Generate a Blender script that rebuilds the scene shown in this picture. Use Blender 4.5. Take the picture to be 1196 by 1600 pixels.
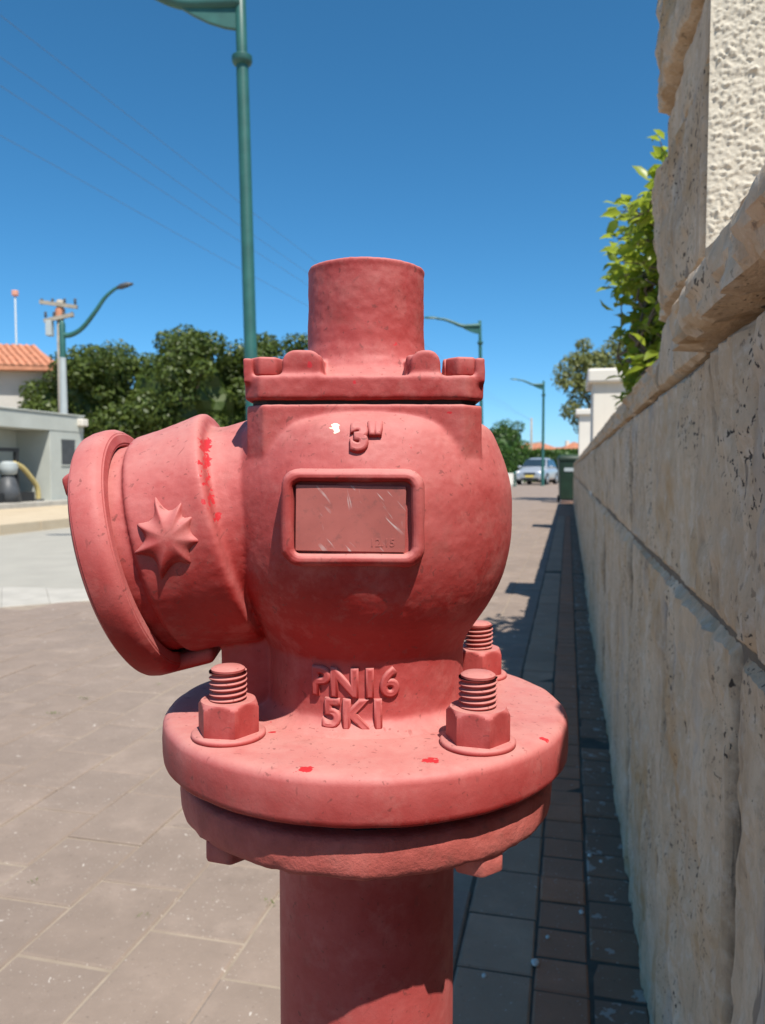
import bpy, bmesh, math, random
import numpy as np
from mathutils import Vector, Matrix, noise
R = math.radians
random.seed(7); RNG = np.random.default_rng(7)
sc = bpy.context.scene
for o in list(bpy.data.objects): bpy.data.objects.remove(o)

# ------------------------------------------------------------------ camera, world, sun, exposure
E = 0.9                                   # eye height
YAW = R(13.26); PITCH = R(3.03); F = 1230.0
cam = bpy.data.cameras.new('camera'); camo = bpy.data.objects.new('camera', cam); sc.collection.objects.link(camo)
camo.location = (0, 0, E); camo.rotation_euler = (R(90) - PITCH, 0, YAW)
cam.sensor_fit = 'VERTICAL'; cam.sensor_height = 36; cam.sensor_width = 27; cam.lens = F / 1600 * 36
cam.clip_start = 0.02; cam.clip_end = 3000
cam.dof.use_dof = True; cam.dof.focus_distance = 0.35; cam.dof.aperture_fstop = 21.0
sc.camera = camo
SUN_EL = R(60.0)
sdir = Vector((0.635 * math.cos(SUN_EL), -0.7725 * math.cos(SUN_EL), math.sin(SUN_EL))).normalized()
w = bpy.data.worlds.new('World'); sc.world = w; w.use_nodes = True
wn = w.node_tree.nodes; wl = w.node_tree.links; wn.clear()
sky = wn.new('ShaderNodeTexSky'); sky.sky_type = 'NISHITA'; sky.sun_disc = False
sky.sun_elevation = SUN_EL; sky.sun_rotation = math.atan2(sdir.x, sdir.y)
sky.air_density = 0.7; sky.dust_density = 0.45; sky.ozone_density = 10.0; sky.altitude = 0
bg = wn.new('ShaderNodeBackground'); bg.inputs['Strength'].default_value = 0.114
wo = wn.new('ShaderNodeOutputWorld'); hs = wn.new('ShaderNodeHueSaturation'); hs.inputs['Hue'].default_value = .484; hs.inputs['Saturation'].default_value = 1.12; wl.new(sky.outputs[0], hs.inputs['Color']); wl.new(hs.outputs[0], bg.inputs[0]); wl.new(bg.outputs[0], wo.inputs[0])
sl = bpy.data.lights.new('sun', 'SUN'); sl.energy = 5.0; sl.angle = R(0.53); sl.color = (1, 0.94, 0.86)
so = bpy.data.objects.new('sun', sl); sc.collection.objects.link(so); so.rotation_euler = sdir.to_track_quat('Z', 'Y').to_euler()
so.location = (3, -3, 8)
sc.view_settings.view_transform = 'Standard'; sc.view_settings.look = 'None'
sc.view_settings.exposure = 0.55; sc.view_settings.gamma = 1.0; sc.view_settings.use_curve_mapping = False

def P(f, r, z=0.0):                       # metres ahead / to the right of where the photographer faces
    return Vector((r * math.cos(YAW) - f * math.sin(YAW), r * math.sin(YAW) + f * math.cos(YAW), z))

# ------------------------------------------------------------------ helpers
def link(name, me, mat=None, parent=None):
    o = bpy.data.objects.new(name, me); sc.collection.objects.link(o)
    if mat is not None and me is not None and not me.materials: me.materials.append(mat)
    if parent is not None: o.parent = parent
    return o
def thing(name, label, cat, loc=(0, 0, 0), rz=0.0, group=None):
    o = bpy.data.objects.new(name, None); sc.collection.objects.link(o)
    o.empty_display_size = 0.1; o.location = loc; o.rotation_euler = (0, 0, rz)
    o['label'] = label; o['category'] = cat
    if group: o['group'] = group
    return o
def tag(o, label, cat, group=None):
    o['label'] = label; o['category'] = cat
    if group: o['group'] = group
    return o
def dup(root, loc, rz, label=None):
    r = root.copy(); sc.collection.objects.link(r); r.location = loc; r.rotation_euler = (0, 0, rz)
    if label: r['label'] = label
    for ch in list(root.children):
        c = ch.copy(); sc.collection.objects.link(c); c.parent = r
        for g in ch.children:
            d = g.copy(); sc.collection.objects.link(d); d.parent = c
    return r

class MB:
    def __init__(s): s.v = []; s.f = []
    def add(s, v, f):
        n = len(s.v); s.v += [tuple(p) for p in v]; s.f += [tuple(i + n for i in q) for q in f]; return s
    def box(s, c, d, M=None):
        x, y, z = d[0] / 2, d[1] / 2, d[2] / 2
        vs = [Vector((sx * x, sy * y, sz * z)) for sz in (-1, 1) for sx, sy in ((-1, -1), (1, -1), (1, 1), (-1, 1))]
        if M is not None: vs = [M @ p for p in vs]
        vs = [p + Vector(c) for p in vs]
        return s.add(vs, [(3, 2, 1, 0), (4, 5, 6, 7), (0, 1, 5, 4), (1, 2, 6, 5), (2, 3, 7, 6), (3, 0, 4, 7)])
    def prism(s, pts, z0, z1, M=None):
        n = len(pts); vs = [Vector((p[0], p[1], z0)) for p in pts] + [Vector((p[0], p[1], z1)) for p in pts]
        if M is not None: vs = [M @ p for p in vs]
        return s.add(vs, [tuple(reversed(range(n))), tuple(range(n, 2 * n))] + [(i, (i + 1) % n, n + (i + 1) % n, n + i) for i in range(n)])
    def lathe(s, prof, seg=64, M=None, cap=True):
        vs = []; fs = []; m = len(prof)
        for r, z in prof:
            for k in range(seg):
                a = 2 * math.pi * k / seg; vs.append(Vector((r * math.cos(a), r * math.sin(a), z)))
        for j in range(m - 1):
            for k in range(seg):
                k2 = (k + 1) % seg; fs.append((j * seg + k, j * seg + k2, (j + 1) * seg + k2, (j + 1) * seg + k))
        if cap:
            fs.append(tuple(reversed(range(seg)))); fs.append(tuple(range((m - 1) * seg, m * seg)))
        if M is not None: vs = [M @ p for p in vs]
        return s.add(vs, fs)
    def tube(s, path, r, seg=10):
        path = [Vector(p) for p in path]; n = len(path); rs = r if isinstance(r, (list, tuple)) else [r] * n
        vs = []; fs = []; up = Vector((0.123, 0.32, 0.94))
        for i, p in enumerate(path):
            t = (path[min(i + 1, n - 1)] - path[max(i - 1, 0)]).normalized()
            if abs(t.dot(up)) > .97: up = Vector((1, .1, .05)).normalized()
            a = t.cross(up).normalized(); b = t.cross(a)
            for k in range(seg):
                an = 2 * math.pi * k / seg; vs.append(p + (a * math.cos(an) + b * math.sin(an)) * rs[i])
        for i in range(n - 1):
            for k in range(seg):
                k2 = (k + 1) % seg; fs.append((i * seg + k, (i + 1) * seg + k, (i + 1) * seg + k2, i * seg + k2))
        fs.append(tuple(range(seg))); fs.append(tuple(reversed(range((n - 1) * seg, n * seg))))
        return s.add(vs, fs)
    def mesh(s, smooth=False, fix=True):
        me = bpy.data.meshes.new('m'); me.from_pydata(s.v, [], s.f)
        if fix:
            bm = bmesh.new(); bm.from_mesh(me); bmesh.ops.recalc_face_normals(bm, faces=bm.faces); bm.to_mesh(me); bm.free()
        if smooth: me.polygons.foreach_set('use_smooth', [True] * len(me.polygons))
        me.update(); return me
    def build(s, name, mat, parent=None, smooth=False, bevel=0, bseg=2, sharp=None):
        me = s.mesh(smooth)
        if bevel:
            bm = bmesh.new(); bm.from_mesh(me)
            es = [e for e in bm.edges if len(e.link_faces) == 2 and e.calc_face_angle() > R(25)]
            bmesh.ops.bevel(bm, geom=es, offset=bevel, segments=bseg, profile=.5, affect='EDGES', clamp_overlap=True)
            bm.to_mesh(me); bm.free()
            if smooth: me.polygons.foreach_set('use_smooth', [True] * len(me.polygons))
        if sharp: me.set_sharp_from_angle(angle=R(sharp))
        return link(name, me, mat, parent)

def evaluated(me, setup):
    o = bpy.data.objects.new('tmp', me); sc.collection.objects.link(o); setup(o)
    dg = bpy.context.evaluated_depsgraph_get(); dg.update()
    out = bpy.data.meshes.new_from_object(o.evaluated_get(dg)); bpy.data.objects.remove(o); return out
def fuse(mb, voxel, iters, smooth=True):
    def st(o):
        m = o.modifiers.new('r', 'REMESH'); m.mode = 'VOXEL'; m.voxel_size = voxel
        s = o.modifiers.new('s', 'SMOOTH'); s.iterations = iters; s.factor = .5
    me = evaluated(mb.mesh(fix=True), st)
    me.polygons.foreach_set('use_smooth', [smooth] * len(me.polygons)); me.update(); return me
def jitter(me, amp, scale, seed=0.0):      # uneven casting: every vertex moves along its normal
    off = Vector((seed, seed * 1.7, seed * .3))
    ns = [v.normal.copy() for v in me.vertices]
    for v, n in zip(me.vertices, ns):
        v.co += n * amp * noise.fractal(v.co * scale + off, 1.0, 2.0, 3)
    me.update()
def np_mesh(v, f):
    me = bpy.data.meshes.new('m'); v = np.asarray(v, np.float32); f = np.asarray(f, np.int32); k = f.shape[1]
    me.vertices.add(len(v)); me.vertices.foreach_set('co', v.ravel())
    me.loops.add(f.size); me.loops.foreach_set('vertex_index', f.ravel())
    me.polygons.add(len(f)); me.polygons.foreach_set('loop_start', np.arange(0, f.size, k, dtype=np.int32))
    me.update(calc_edges=True); me.validate(); return me

# ------------------------------------------------------------------ materials
class NT:
    def __init__(s, name):
        s.m = bpy.data.materials.new(name); s.m.use_nodes = True; s.t = s.m.node_tree; s.n = s.t.nodes; s.l = s.t.links
        s.b = s.n['Principled BSDF']; s.out = s.n['Material Output']
    def node(s, t, **kw):
        n = s.n.new(t)
        for k, v in kw.items():
            if k.startswith('i_'): n.inputs[k[2:].replace('_', ' ')].default_value = v
            else: setattr(n, k, v)
        return n
    def co(s, kind='Object', scale=None, rnd=False):
        c = s.node('ShaderNodeTexCoord').outputs[kind]
        if rnd:
            oi = s.node('ShaderNodeObjectInfo'); a = s.node('ShaderNodeVectorMath', operation='SCALE'); a.inputs[0].default_value = (17, 31, 23)
            s.l.new(oi.outputs['Random'], a.inputs['Scale']); b = s.node('ShaderNodeVectorMath', operation='ADD')
            s.l.new(c, b.inputs[0]); s.l.new(a.outputs[0], b.inputs[1]); c = b.outputs[0]
        if scale is not None:
            m = s.node('ShaderNodeVectorMath', operation='MULTIPLY'); m.inputs[1].default_value = scale
            s.l.new(c, m.inputs[0]); c = m.outputs[0]
        return c
    def noise(s, co, sc_, det=4, rough=.55, dist=0):
        n = s.node('ShaderNodeTexNoise', i_Scale=sc_, i_Detail=det, i_Roughness=rough, i_Distortion=dist); s.l.new(co, n.inputs['Vector']); return n.outputs['Fac']
    def ramp(s, x, stops):
        r = s.node('ShaderNodeValToRGB'); e = r.color_ramp.elements
        while len(e) < len(stops): e.new(.5)
        for q, (p, c) in zip(e, stops):
            q.position = p; q.color = (c, c, c, 1) if isinstance(c, (int, float)) else (*c, 1)
        s.l.new(x, r.inputs[0]); return r.outputs[0]
    def mix(s, fac, a, b, mode='MIX'):
        m = s.node('ShaderNodeMix', data_type='RGBA', blend_type=mode)
        for sock, v in ((m.inputs[0], fac), (m.inputs[6], a), (m.inputs[7], b)):
            if isinstance(v, (int, float)): sock.default_value = v
            elif isinstance(v, tuple): sock.default_value = (*v, 1)
            else: s.l.new(v, sock)
        return m.outputs[2]
    def math(s, op, a, b=None, c=None):
        m = s.node('ShaderNodeMath', operation=op)
        for i, v in enumerate((a, b, c)):
            if v is None: continue
            if isinstance(v, (int, float)): m.inputs[i].default_value = v
            else: s.l.new(v, m.inputs[i])
        return m.outputs[0]
    def color(s, c):
        if isinstance(c, tuple): s.b.inputs['Base Color'].default_value = (*c, 1)
        else: s.l.new(c, s.b.inputs['Base Color'])
    def bump(s, h, strength, dist, prev=None):
        b = s.node('ShaderNodeBump', i_Strength=strength, i_Distance=dist); s.l.new(h, b.inputs['Height'])
        if prev is not None: s.l.new(prev, b.inputs['Normal'])
        s.l.new(b.outputs[0], s.b.inputs['Normal']); return b.outputs[0]
    def rough(s, v):
        if isinstance(v, (int, float)): s.b.inputs['Roughness'].default_value = v
        else: s.l.new(v, s.b.inputs['Roughness'])
def mat(name, base, var=.15, scale=8, rough=.7, metal=0, bumps=0.0, bscale=60, bdist=.004, rnd=False, spec=.4, kind='Object'):
    t = NT(name); c = t.co(kind, rnd=rnd); n = t.noise(c, scale, 5)
    lo = tuple(x * (1 - var) for x in base); hi = tuple(min(1, x * (1 + var)) for x in base)
    t.color(t.ramp(n, [(.3, lo), (.7, hi)])); t.rough(rough); t.b.inputs['Metallic'].default_value = metal
    t.b.inputs['Specular IOR Level'].default_value = spec
    if bumps: t.bump(t.noise(c, bscale, 4), bumps, bdist)
    return t.m

CHIPS = [  # fresh red where the faded coat flaked: x, y, z (hydrant space), rx, ry, rz
    (-.0222, -.092, .7835, .0046, .0034, .004), (.0276, -.083, .7835, .0046, .0034, .004), (.079, -.056, .7835, .003, .0025, .004),
    (-.0735, -.030, .911, .0032, .014, .0050), (-.0722, -.036, .902, .0032, .014, .0070), (-.0708, -.040, .894, .0028, .014, .0070), (-.0682, -.044, .886, .0038, .014, .0056), (-.064, -.05, .880, .0014, .01, .003),
    (-.092, -.054, .873, .003, .004, .0025), (-.078, -.055, .8765, .003, .004, .0022),
    (-.0235, -.049, .9455, .0018, .004, .0018), (-.009, -.045, .9475, .0012, .006, .0015), (-.004, -.054, .938, .0012, .004, .0012), (.037, -.053, .925, .0016, .003, .0008),
    (-.0285, -.083, .879, .0008, .006, .004), (.031, -.080, .866, .0015, .006, .002),
    (-.041, -.048, .7835, .0022, .002, .003), (.05, -.053, .9415, .004, .004, .0008)]
WHITE = [(-.0117, -.0605, .9178, .0022, .008, .0028)]
def paint_mat():
    t = NT('faded_red_paint'); c = t.co()
    big = t.noise(c, 14, 4); mid = t.noise(c, 70, 5, .65); fine = t.noise(c, 420, 4, .6)
    f1 = t.math('ADD', t.math('MULTIPLY', big, .6), t.math('MULTIPLY', mid, .4))
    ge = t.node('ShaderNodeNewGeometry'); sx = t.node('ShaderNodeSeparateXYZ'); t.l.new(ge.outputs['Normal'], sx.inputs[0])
    # bleaching and dust, plus painted light: tops lightened, undersides darkened as shade, patchy
    facing_up = t.math('ADD', t.math('MULTIPLY', sx.outputs['Z'], .62), t.math('ADD', .38, t.math('MULTIPLY', t.math('SUBTRACT', f1, .5), .55)))
    fresh_shaded = t.ramp(f1, [(.33, (.26, .010, .008)), (.68, (.315, .022, .018))]); bleached_lit = t.ramp(f1, [(.33, (.39, .088, .082)), (.5, (.425, .112, .104)), (.68, (.455, .145, .134))])
    col = t.mix(t.ramp(facing_up, [(.12, 0), (.66, 1)]), fresh_shaded, bleached_lit)
    col = t.mix(t.math('MULTIPLY', t.ramp(facing_up, [(.60, 0), (1.0, 1)]), t.ramp(t.noise(c, 55, 6, .7), [(.35, .45), (.6, .9)])), col, (.47, .215, .19))  # pale dust, also painting the sunlit look onto upward faces
    # chalky wear grains, streaks and grime specks
    col = t.mix(t.ramp(t.noise(c, 36, 6, .7), [(.52, 0), (.70, .38)]), col, (.47, .185, .16))
    st = t.noise(t.co(scale=(1, 1, .25)), 300, 3, .6)
    col = t.mix(t.ramp(st, [(.665, 0), (.71, .45)]), col, (.20, .05, .045))
    sp = t.noise(c, 340, 2, .5, .6); col = t.mix(t.ramp(sp, [(.665, 0), (.71, .5)]), col, (.11, .035, .03))
    gr = t.noise(c, 42, 6, .75); col = t.mix(t.ramp(gr, [(.57, 0), (.70, .38)]), col, (.26, .085, .07))
    sc1 = t.node('ShaderNodeMapping', vector_type='TEXTURE'); sc1.inputs['Rotation'].default_value = (.3, .7, .4); sc1.inputs['Scale'].default_value = (1, 8, 8); t.l.new(c, sc1.inputs[0]); scr = t.ramp(t.noise(sc1.outputs[0], 420, 2, .5), [(.70, 0), (.73, .5)]); col = t.mix(t.math('MULTIPLY', scr, t.ramp(t.noise(c, 22, 3), [(.5, 0), (.6, 1)])), col, (.19, .05, .045))
    # flaked chips
    nd = t.node('ShaderNodeTexNoise', i_Scale=420.0, i_Detail=2.0); t.l.new(c, nd.inputs['Vector'])
    def blobs(lst):
        acc = None
        for x, y, z, rx, ry, rz in lst:
            s_ = t.node('ShaderNodeVectorMath', operation='SUBTRACT'); t.l.new(c, s_.inputs[0]); s_.inputs[1].default_value = (x, y, z)
            d = t.node('ShaderNodeVectorMath', operation='MULTIPLY'); t.l.new(s_.outputs[0], d.inputs[0]); d.inputs[1].default_value = (1 / rx, 1 / ry, 1 / rz)
            L = t.node('ShaderNodeVectorMath', operation='LENGTH'); t.l.new(d.outputs[0], L.inputs[0])
            acc = L.outputs['Value'] if acc is None else t.math('MINIMUM', acc, L.outputs['Value'])
        v = t.math('ADD', acc, t.math('MULTIPLY', t.math('SUBTRACT', nd.outputs['Fac'], .42), 2.0))
        return t.ramp(t.math('MULTIPLY', v, .5), [(.44, 1), (.455, 0)])
    ch = blobs(CHIPS); wh = blobs(WHITE)
    rnd = t.noise(c, 95, 3, .7, .5); loose = t.ramp(rnd, [(.735, 0), (.745, .8)])
    ch2 = t.math('MAXIMUM', ch, loose)
    col = t.mix(ch2, col, (.46, .028, .034)); col = t.mix(wh, col, (.78, .72, .55))
    t.color(col); t.rough(t.ramp(ch2, [(0, .6), (1, .35)])); t.b.inputs['Specular IOR Level'].default_value = .28
    p = t.bump(t.noise(c, 170, 4, .6), .2, .0010); p = t.bump(fine, .25, .0005, p)
    t.bump(ch2, -.6, .0004, p); return t.m
def flange_mat():
    t = NT('dirty_red_paint'); c = t.co(); n = t.noise(c, 40, 6, .65); g = t.noise(c, 130, 5, .7)
    col = t.ramp(n, [(.3, (.24, .045, .035)), (.5, (.36, .075, .06)), (.7, (.42, .11, .09))])
    col = t.mix(t.ramp(g, [(.54, 0), (.72, .5)]), col, (.15, .06, .045)); t.color(col); t.rough(.75)
    p = t.bump(g, .6, .0015); t.bump(t.noise(c, 420, 3), .3, .0006, p); return t.m
def plate_mat():
    t = NT('scratched_name_plate'); c = t.co()
    col = t.ramp(t.noise(c, 60, 5), [(.3, (.31, .082, .068)), (.7, (.385, .11, .092))])
    rot = t.node('ShaderNodeMapping', vector_type='TEXTURE'); rot.inputs['Rotation'].default_value = (0, R(-42), 0); rot.inputs['Scale'].default_value = (1, 1, 9); t.l.new(c, rot.inputs[0])
    s1 = t.noise(rot.outputs[0], 520, 2, .5); area = t.noise(c, 75, 2, .5)
    m = t.math('MULTIPLY', t.ramp(s1, [(.61, 0), (.66, 1)]), t.ramp(area, [(.47, 0), (.58, 1)]))
    rot2 = t.node('ShaderNodeMapping', vector_type='TEXTURE'); rot2.inputs['Rotation'].default_value = (0, R(-11), 0); rot2.inputs['Scale'].default_value = (1, 1, 13); t.l.new(c, rot2.inputs[0])
    s2 = t.noise(rot2.outputs[0], 430, 2, .5); m2 = t.math('MULTIPLY', t.ramp(s2, [(.64, 0), (.67, 1)]), t.ramp(t.noise(c, 55, 2, .5), [(.5, 0), (.58, 1)]))
    mm = t.math('MAXIMUM', m, m2)
    col = t.mix(t.ramp(t.noise(c, 260, 4, .7), [(.55, 0), (.68, .5)]), col, (.19, .07, .06)); col = t.mix(t.math('MULTIPLY', mm, .75), col, (.50, .40, .38)); t.color(col); t.rough(.5); t.bump(mm, -.4, .0003); return t.m
def stone_mat():
    t = NT('rough_limestone'); c = t.co(rnd=True); cw = t.co()
    big = t.noise(c, 4.5, 5, .6); vert = t.noise(t.co(rnd=True, scale=(1, 1, .16)), 22, 6, .65, .4)
    f = t.math('ADD', t.math('MULTIPLY', big, .55), t.math('MULTIPLY', vert, .45))
    col = t.ramp(f, [(.30, (.33, .225, .13)), (.43, (.53, .385, .25)), (.56, (.63, .485, .335)), (.72, (.70, .585, .445))])
    col = t.mix(t.ramp(t.noise(c, 75, 6, .75), [(.30, .45), (.52, 0)]), col, (.30, .22, .15)); col = t.mix(t.ramp(t.noise(c, 48, 6, .7), [(.52, 0), (.72, .5)]), col, (.74, .66, .55))
    oc = t.noise(c, 6.5, 4, .6, .5); col = t.mix(t.ramp(oc, [(.54, 0), (.70, .75)]), col, (.46, .27, .11))
    gy = t.noise(t.co(rnd=True, scale=(1, 1, .3)), 11, 4, .6); col = t.mix(t.ramp(gy, [(.58, 0), (.70, .55)]), col, (.36, .33, .30))
    cr = t.noise(t.co(rnd=True, scale=(1, 1, .07)), 42, 4, .6); crk = t.ramp(cr, [(.66, 0), (.70, .75)])
    col = t.mix(crk, col, (.20, .155, .12))
    pit = t.noise(t.co(rnd=True, scale=(1, 1, .85)), 150, 2, .55, .3); zone = t.noise(c, 5, 2); pz = t.math('MULTIPLY', t.ramp(pit, [(.615, 0), (.64, 1)]), t.ramp(zone, [(.47, 0), (.62, 1)]))
    pit2 = t.ramp(t.noise(t.co(rnd=True, scale=(1, 1, .7)), 40, 3, .6, .4), [(.715, 0), (.73, 1)])
    ga = t.node('ShaderNodeAttribute', attribute_name='joint_grime'); gm = t.math('MULTIPLY', ga.outputs['Fac'], t.ramp(t.noise(c, 60, 4, .7), [(.30, .35), (.55, 1)])); col = t.mix(t.math('MULTIPLY', gm, .9), col, (.10, .075, .05))
    pp = t.math('MAXIMUM', pz, pit2)
    col = t.mix(t.math('MULTIPLY', pp, .93), col, (.035, .028, .024)); t.color(col); t.rough(.85); t.b.inputs['Specular IOR Level'].default_value = .25
    p = t.bump(vert, .8, .009); p = t.bump(t.noise(c, 150, 5, .65), .45, .002, p); p = t.bump(pp, -.9, .003, p); t.bump(crk, -.7, .003, p)
    return t.m
def paver_mat(name, base, dark, spec_c=(.62, .58, .52), bl=.70):
    t = NT(name); oi = t.node('ShaderNodeObjectInfo'); ge = t.node('ShaderNodeNewGeometry'); c = t.co(rnd=True)
    r = t.math('FRACT', t.math('ADD', oi.outputs['Random'], ge.outputs['Random Per Island']))
    col = t.mix(t.math('MULTIPLY', r, .75), base, dark)
    gp = ge.outputs['Position']; w1 = t.noise(gp, 1.1, 4, .6); w2 = t.noise(gp, 4.5, 5, .65)
    col = t.mix(t.ramp(w1, [(.35, .30), (.6, 0)]), col, tuple(x * .66 for x in base)); col = t.mix(t.ramp(w2, [(.52, 0), (.70, .45)]), col, tuple(min(.8, x * 1.28 + .02) for x in base)); col = t.mix(t.ramp(t.noise(gp, 2.3, 6, .7), [(.60, 0), (.70, .4)]), col, tuple(x * .5 for x in base))
    n = t.noise(c, 9, 6, .65); col = t.mix(t.ramp(n, [(.35, .32), (.65, 0)]), col, tuple(x * .55 for x in base))
    sp = t.noise(c, 160, 2, .5); col = t.mix(t.ramp(sp, [(.68, 0), (.74, .5)]), col, spec_c)
    dk = t.noise(c, 90, 3, .6); col = t.mix(t.ramp(dk, [(.64, 0), (.74, .45)]), col, tuple(x * .35 for x in base))
    blot = t.noise(c, 26, 3, .6, .4); col = t.mix(t.ramp(blot, [(bl, 0), (bl + .02, .55)]), col, spec_c)
    t.color(col); t.rough(.85); t.b.inputs['Specular IOR Level'].default_value = .25
    p = t.bump(t.noise(c, 40, 5, .6), .3, .003); t.bump(t.noise(c, 320, 3), .35, .0015, p); return t.m
def leaf_mat(name, a, b, trans=.35, tcol=None, gloss=.45):
    t = NT(name); ge = t.node('ShaderNodeNewGeometry'); oi = t.node('ShaderNodeObjectInfo')
    n = t.noise(t.co(), 1.2, 3)
    f = t.math('ADD', t.math('MULTIPLY', ge.outputs['Random Per Island'], .65), t.math('MULTIPLY', n, .4))
    col = t.mix(f, a, b); t.color(col); t.rough(gloss); t.b.inputs['Specular IOR Level'].default_value = .35
    tr = t.node('ShaderNodeBsdfTranslucent'); ms = t.node('ShaderNodeMixShader'); ms.inputs[0].default_value = trans
    t.l.new(t.mix(.6, col, tcol or b), tr.inputs['Color'])
    t.l.new(t.b.outputs[0], ms.inputs[1]); t.l.new(tr.outputs[0], ms.inputs[2]); t.l.new(ms.outputs[0], t.out.inputs[0]); return t.m
def stucco_mat(name, base, bs=.6, sc_=140, d=.004):
    t = NT(name); c = t.co(); n = t.noise(c, sc_, 5, .6)
    col = t.mix(t.ramp(t.noise(c, 3, 5), [(.35, 0), (.7, .3)]), base, tuple(x * .8 for x in base))
    col = t.mix(t.ramp(t.noise(t.co(scale=(1, 1, .2)), 9, 4), [(.6, 0), (.75, .25)]), col, tuple(x * .62 for x in base))
    t.color(col); t.rough(.9); t.b.inputs['Specular IOR Level'].default_value = .2; t.bump(n, bs, d); return t.m
def ground_mat(name, a, b, scale, fine=120, bs=.3):
    t = NT(name); c = t.co(); col = t.ramp(t.noise(c, scale, 6, .6), [(.3, a), (.7, b)])
    col = t.mix(t.ramp(t.noise(c, fine, 3), [(.62, 0), (.75, .4)]), col, tuple(x * .5 for x in a)); t.color(col); t.rough(.9)
    t.b.inputs['Specular IOR Level'].default_value = .2; t.bump(t.noise(c, fine, 4), bs, .004); return t.m

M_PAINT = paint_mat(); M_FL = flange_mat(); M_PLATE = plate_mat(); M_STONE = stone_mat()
M_RUB = mat('dark_gasket', (.035, .02, .018), .3, 80, .8)
M_PAV = paver_mat('grey_pavers', (.262, .204, .163), (.225, .178, .146)); M_GPAV = paver_mat('grey_kerbside_pavers', (.42, .275, .185), (.34, .23, .16))
M_BRICK = paver_mat('red_brown_bricks', (.45, .20, .112), (.34, .185, .12)); M_DBRICK = paver_mat('stained_bricks', (.31, .165, .10), (.22, .14, .10), (.52, .46, .40), .60)
M_SAND = ground_mat('joint_sand', (.235, .19, .145), (.32, .265, .205), 12, 300)
M_DIRT = ground_mat('dark_joint_soil', (.06, .055, .045), (.11, .095, .075), 18, 200)
M_ROAD = ground_mat('pale_asphalt', (.295, .283, .245), (.34, .325, .28), 2.2, 90)
M_KERB = mat('kerb_concrete', (.37, .35, .305), .12, 6, .9, bumps=.3, bscale=120)
M_SANDPAVE = ground_mat('sandy_paving', (.42, .34, .235), (.49, .41, .29), 1.5, 60)
M_EARTH = ground_mat('dry_earth', (.24, .20, .14), (.32, .27, .19), .3, 20)
M_STUCCO = stucco_mat('cream_stucco', (.52, .475, .385), .4, 500, .0015); M_WHITE = stucco_mat('white_stucco', (.66, .63, .56), .2, 90, .002)
M_GREEN = mat('green_lamp_paint', (.022, .098, .082), .18, 5, .45, bumps=.06, bscale=40, spec=.5)
M_CONC = mat('grey_concrete', (.40, .42, .38), .08, 1.5, .9, bumps=.2, bscale=60)
M_TILE = mat('terracotta_tiles', (.46, .20, .115), .25, 3, .85, rnd=True)
M_HWALL = mat('plaster_wall', (.44, .42, .38), .08, 1.2, .9); M_PALE = mat('pale_wall', (.62, .58, .50), .06, 1, .9)
M_WOOD = mat('weathered_pole', (.30, .27, .22), .2, 6, .85); M_GREYPOLE = mat('galvanised_pole', (.36, .40, .40), .08, 3, .6)
M_BLACK = mat('black_plastic', (.018, .019, .02), .2, 5, .5); M_DGREY = mat('dark_grey_metal', (.06, .065, .07), .2, 6, .5)
M_YEL = mat('yellow_gas_pipe', (.46, .37, .15), .12, 8, .5); M_BIN = mat('green_bin_plastic', (.013, .033, .019), .25, 4, .5)
M_SILVER = mat('silver_car_paint', (.52, .55, .58), .03, 1, .28, metal=.55); M_GLASS = mat('dark_car_glass', (.02, .035, .05), .1, 1, .06, spec=.7)
M_WCAR = mat('white_car_paint', (.72, .72, .72), .03, 1, .3); M_RUBBER = mat('tyre_rubber', (.02, .02, .021), .2, 9, .85)
M_LENS = mat('headlight_lens', (.75, .77, .78), .05, 3, .12, spec=.8); M_NPLATE = mat('yellow_number_plate', (.75, .55, .08), .05, 4, .5)
M_BARK = mat('bark', (.15, .115, .085), .3, 9, .9, bumps=.5, bscale=30); M_PINK = mat('warm_red_sign', (.60, .30, .22), .1, 4, .7)
M_FICUS = leaf_mat('ficus_leaves', (.022, .048, .008), (.12, .16, .03), .28)
M_OLIVE = leaf_mat('olive_leaves', (.07, .10, .03), (.25, .26, .08), .35); M_HEDGE = leaf_mat('hedge_leaves', (.03, .075, .014), (.09, .17, .03), .25)
M_LEMON = leaf_mat('citrus_leaves', (.04, .10, .012), (.30, .36, .04), .5, (.50, .60, .06), .35); M_PALM = leaf_mat('palm_leaves', (.06, .11, .09), (.10, .15, .11), .2)
M_WEED = leaf_mat('weed', (.07, .12, .02), (.16, .20, .05), .3); M_PEB = mat('pale_pebble', (.62, .58, .52), .15, 40, .8, rnd=True)
M_WIRE = mat('cable', (.10, .11, .12), .1, 2, .6)

M_CORE = mat('wall_mortar', (.16, .125, .09), .2, 30, .95, bumps=.4, bscale=200)
# ------------------------------------------------------------------ ground, road, paving
WX = .143                                  # face of the stone wall
def sheet(name, pts, z, m, parent=None):
    me = bpy.data.meshes.new('m'); me.from_pydata([(x, y, z) for x, y in pts], [], [tuple(range(len(pts)))]); me.update()
    if me.polygons[0].normal.z < 0: me.flip_normals()
    o = link(name, me, m, parent); o['kind'] = 'structure'; return o
sheet('ground', [(-900, -300), (900, -300), (900, 1200), (-900, 1200)], -.20, M_EARTH)
KX = [(-30, -4.75), (3.5, -4.7), (4.44, -3.78), (4.82, -3.36), (5.3, -3.15), (6.4, -3.25), (11, -3.4), (20, -3.4), (45, -3.3), (120, -3.0)]
OUT = [(-30, -4.95), (4.2, -4.92), (5.02, -4.9), (5.21, -4.25), (5.26, -3.52), (5.5, -3.32), (6.4, -3.27), (11, -3.42), (20, -3.42), (45, -3.32), (120, -3.02)]
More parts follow.
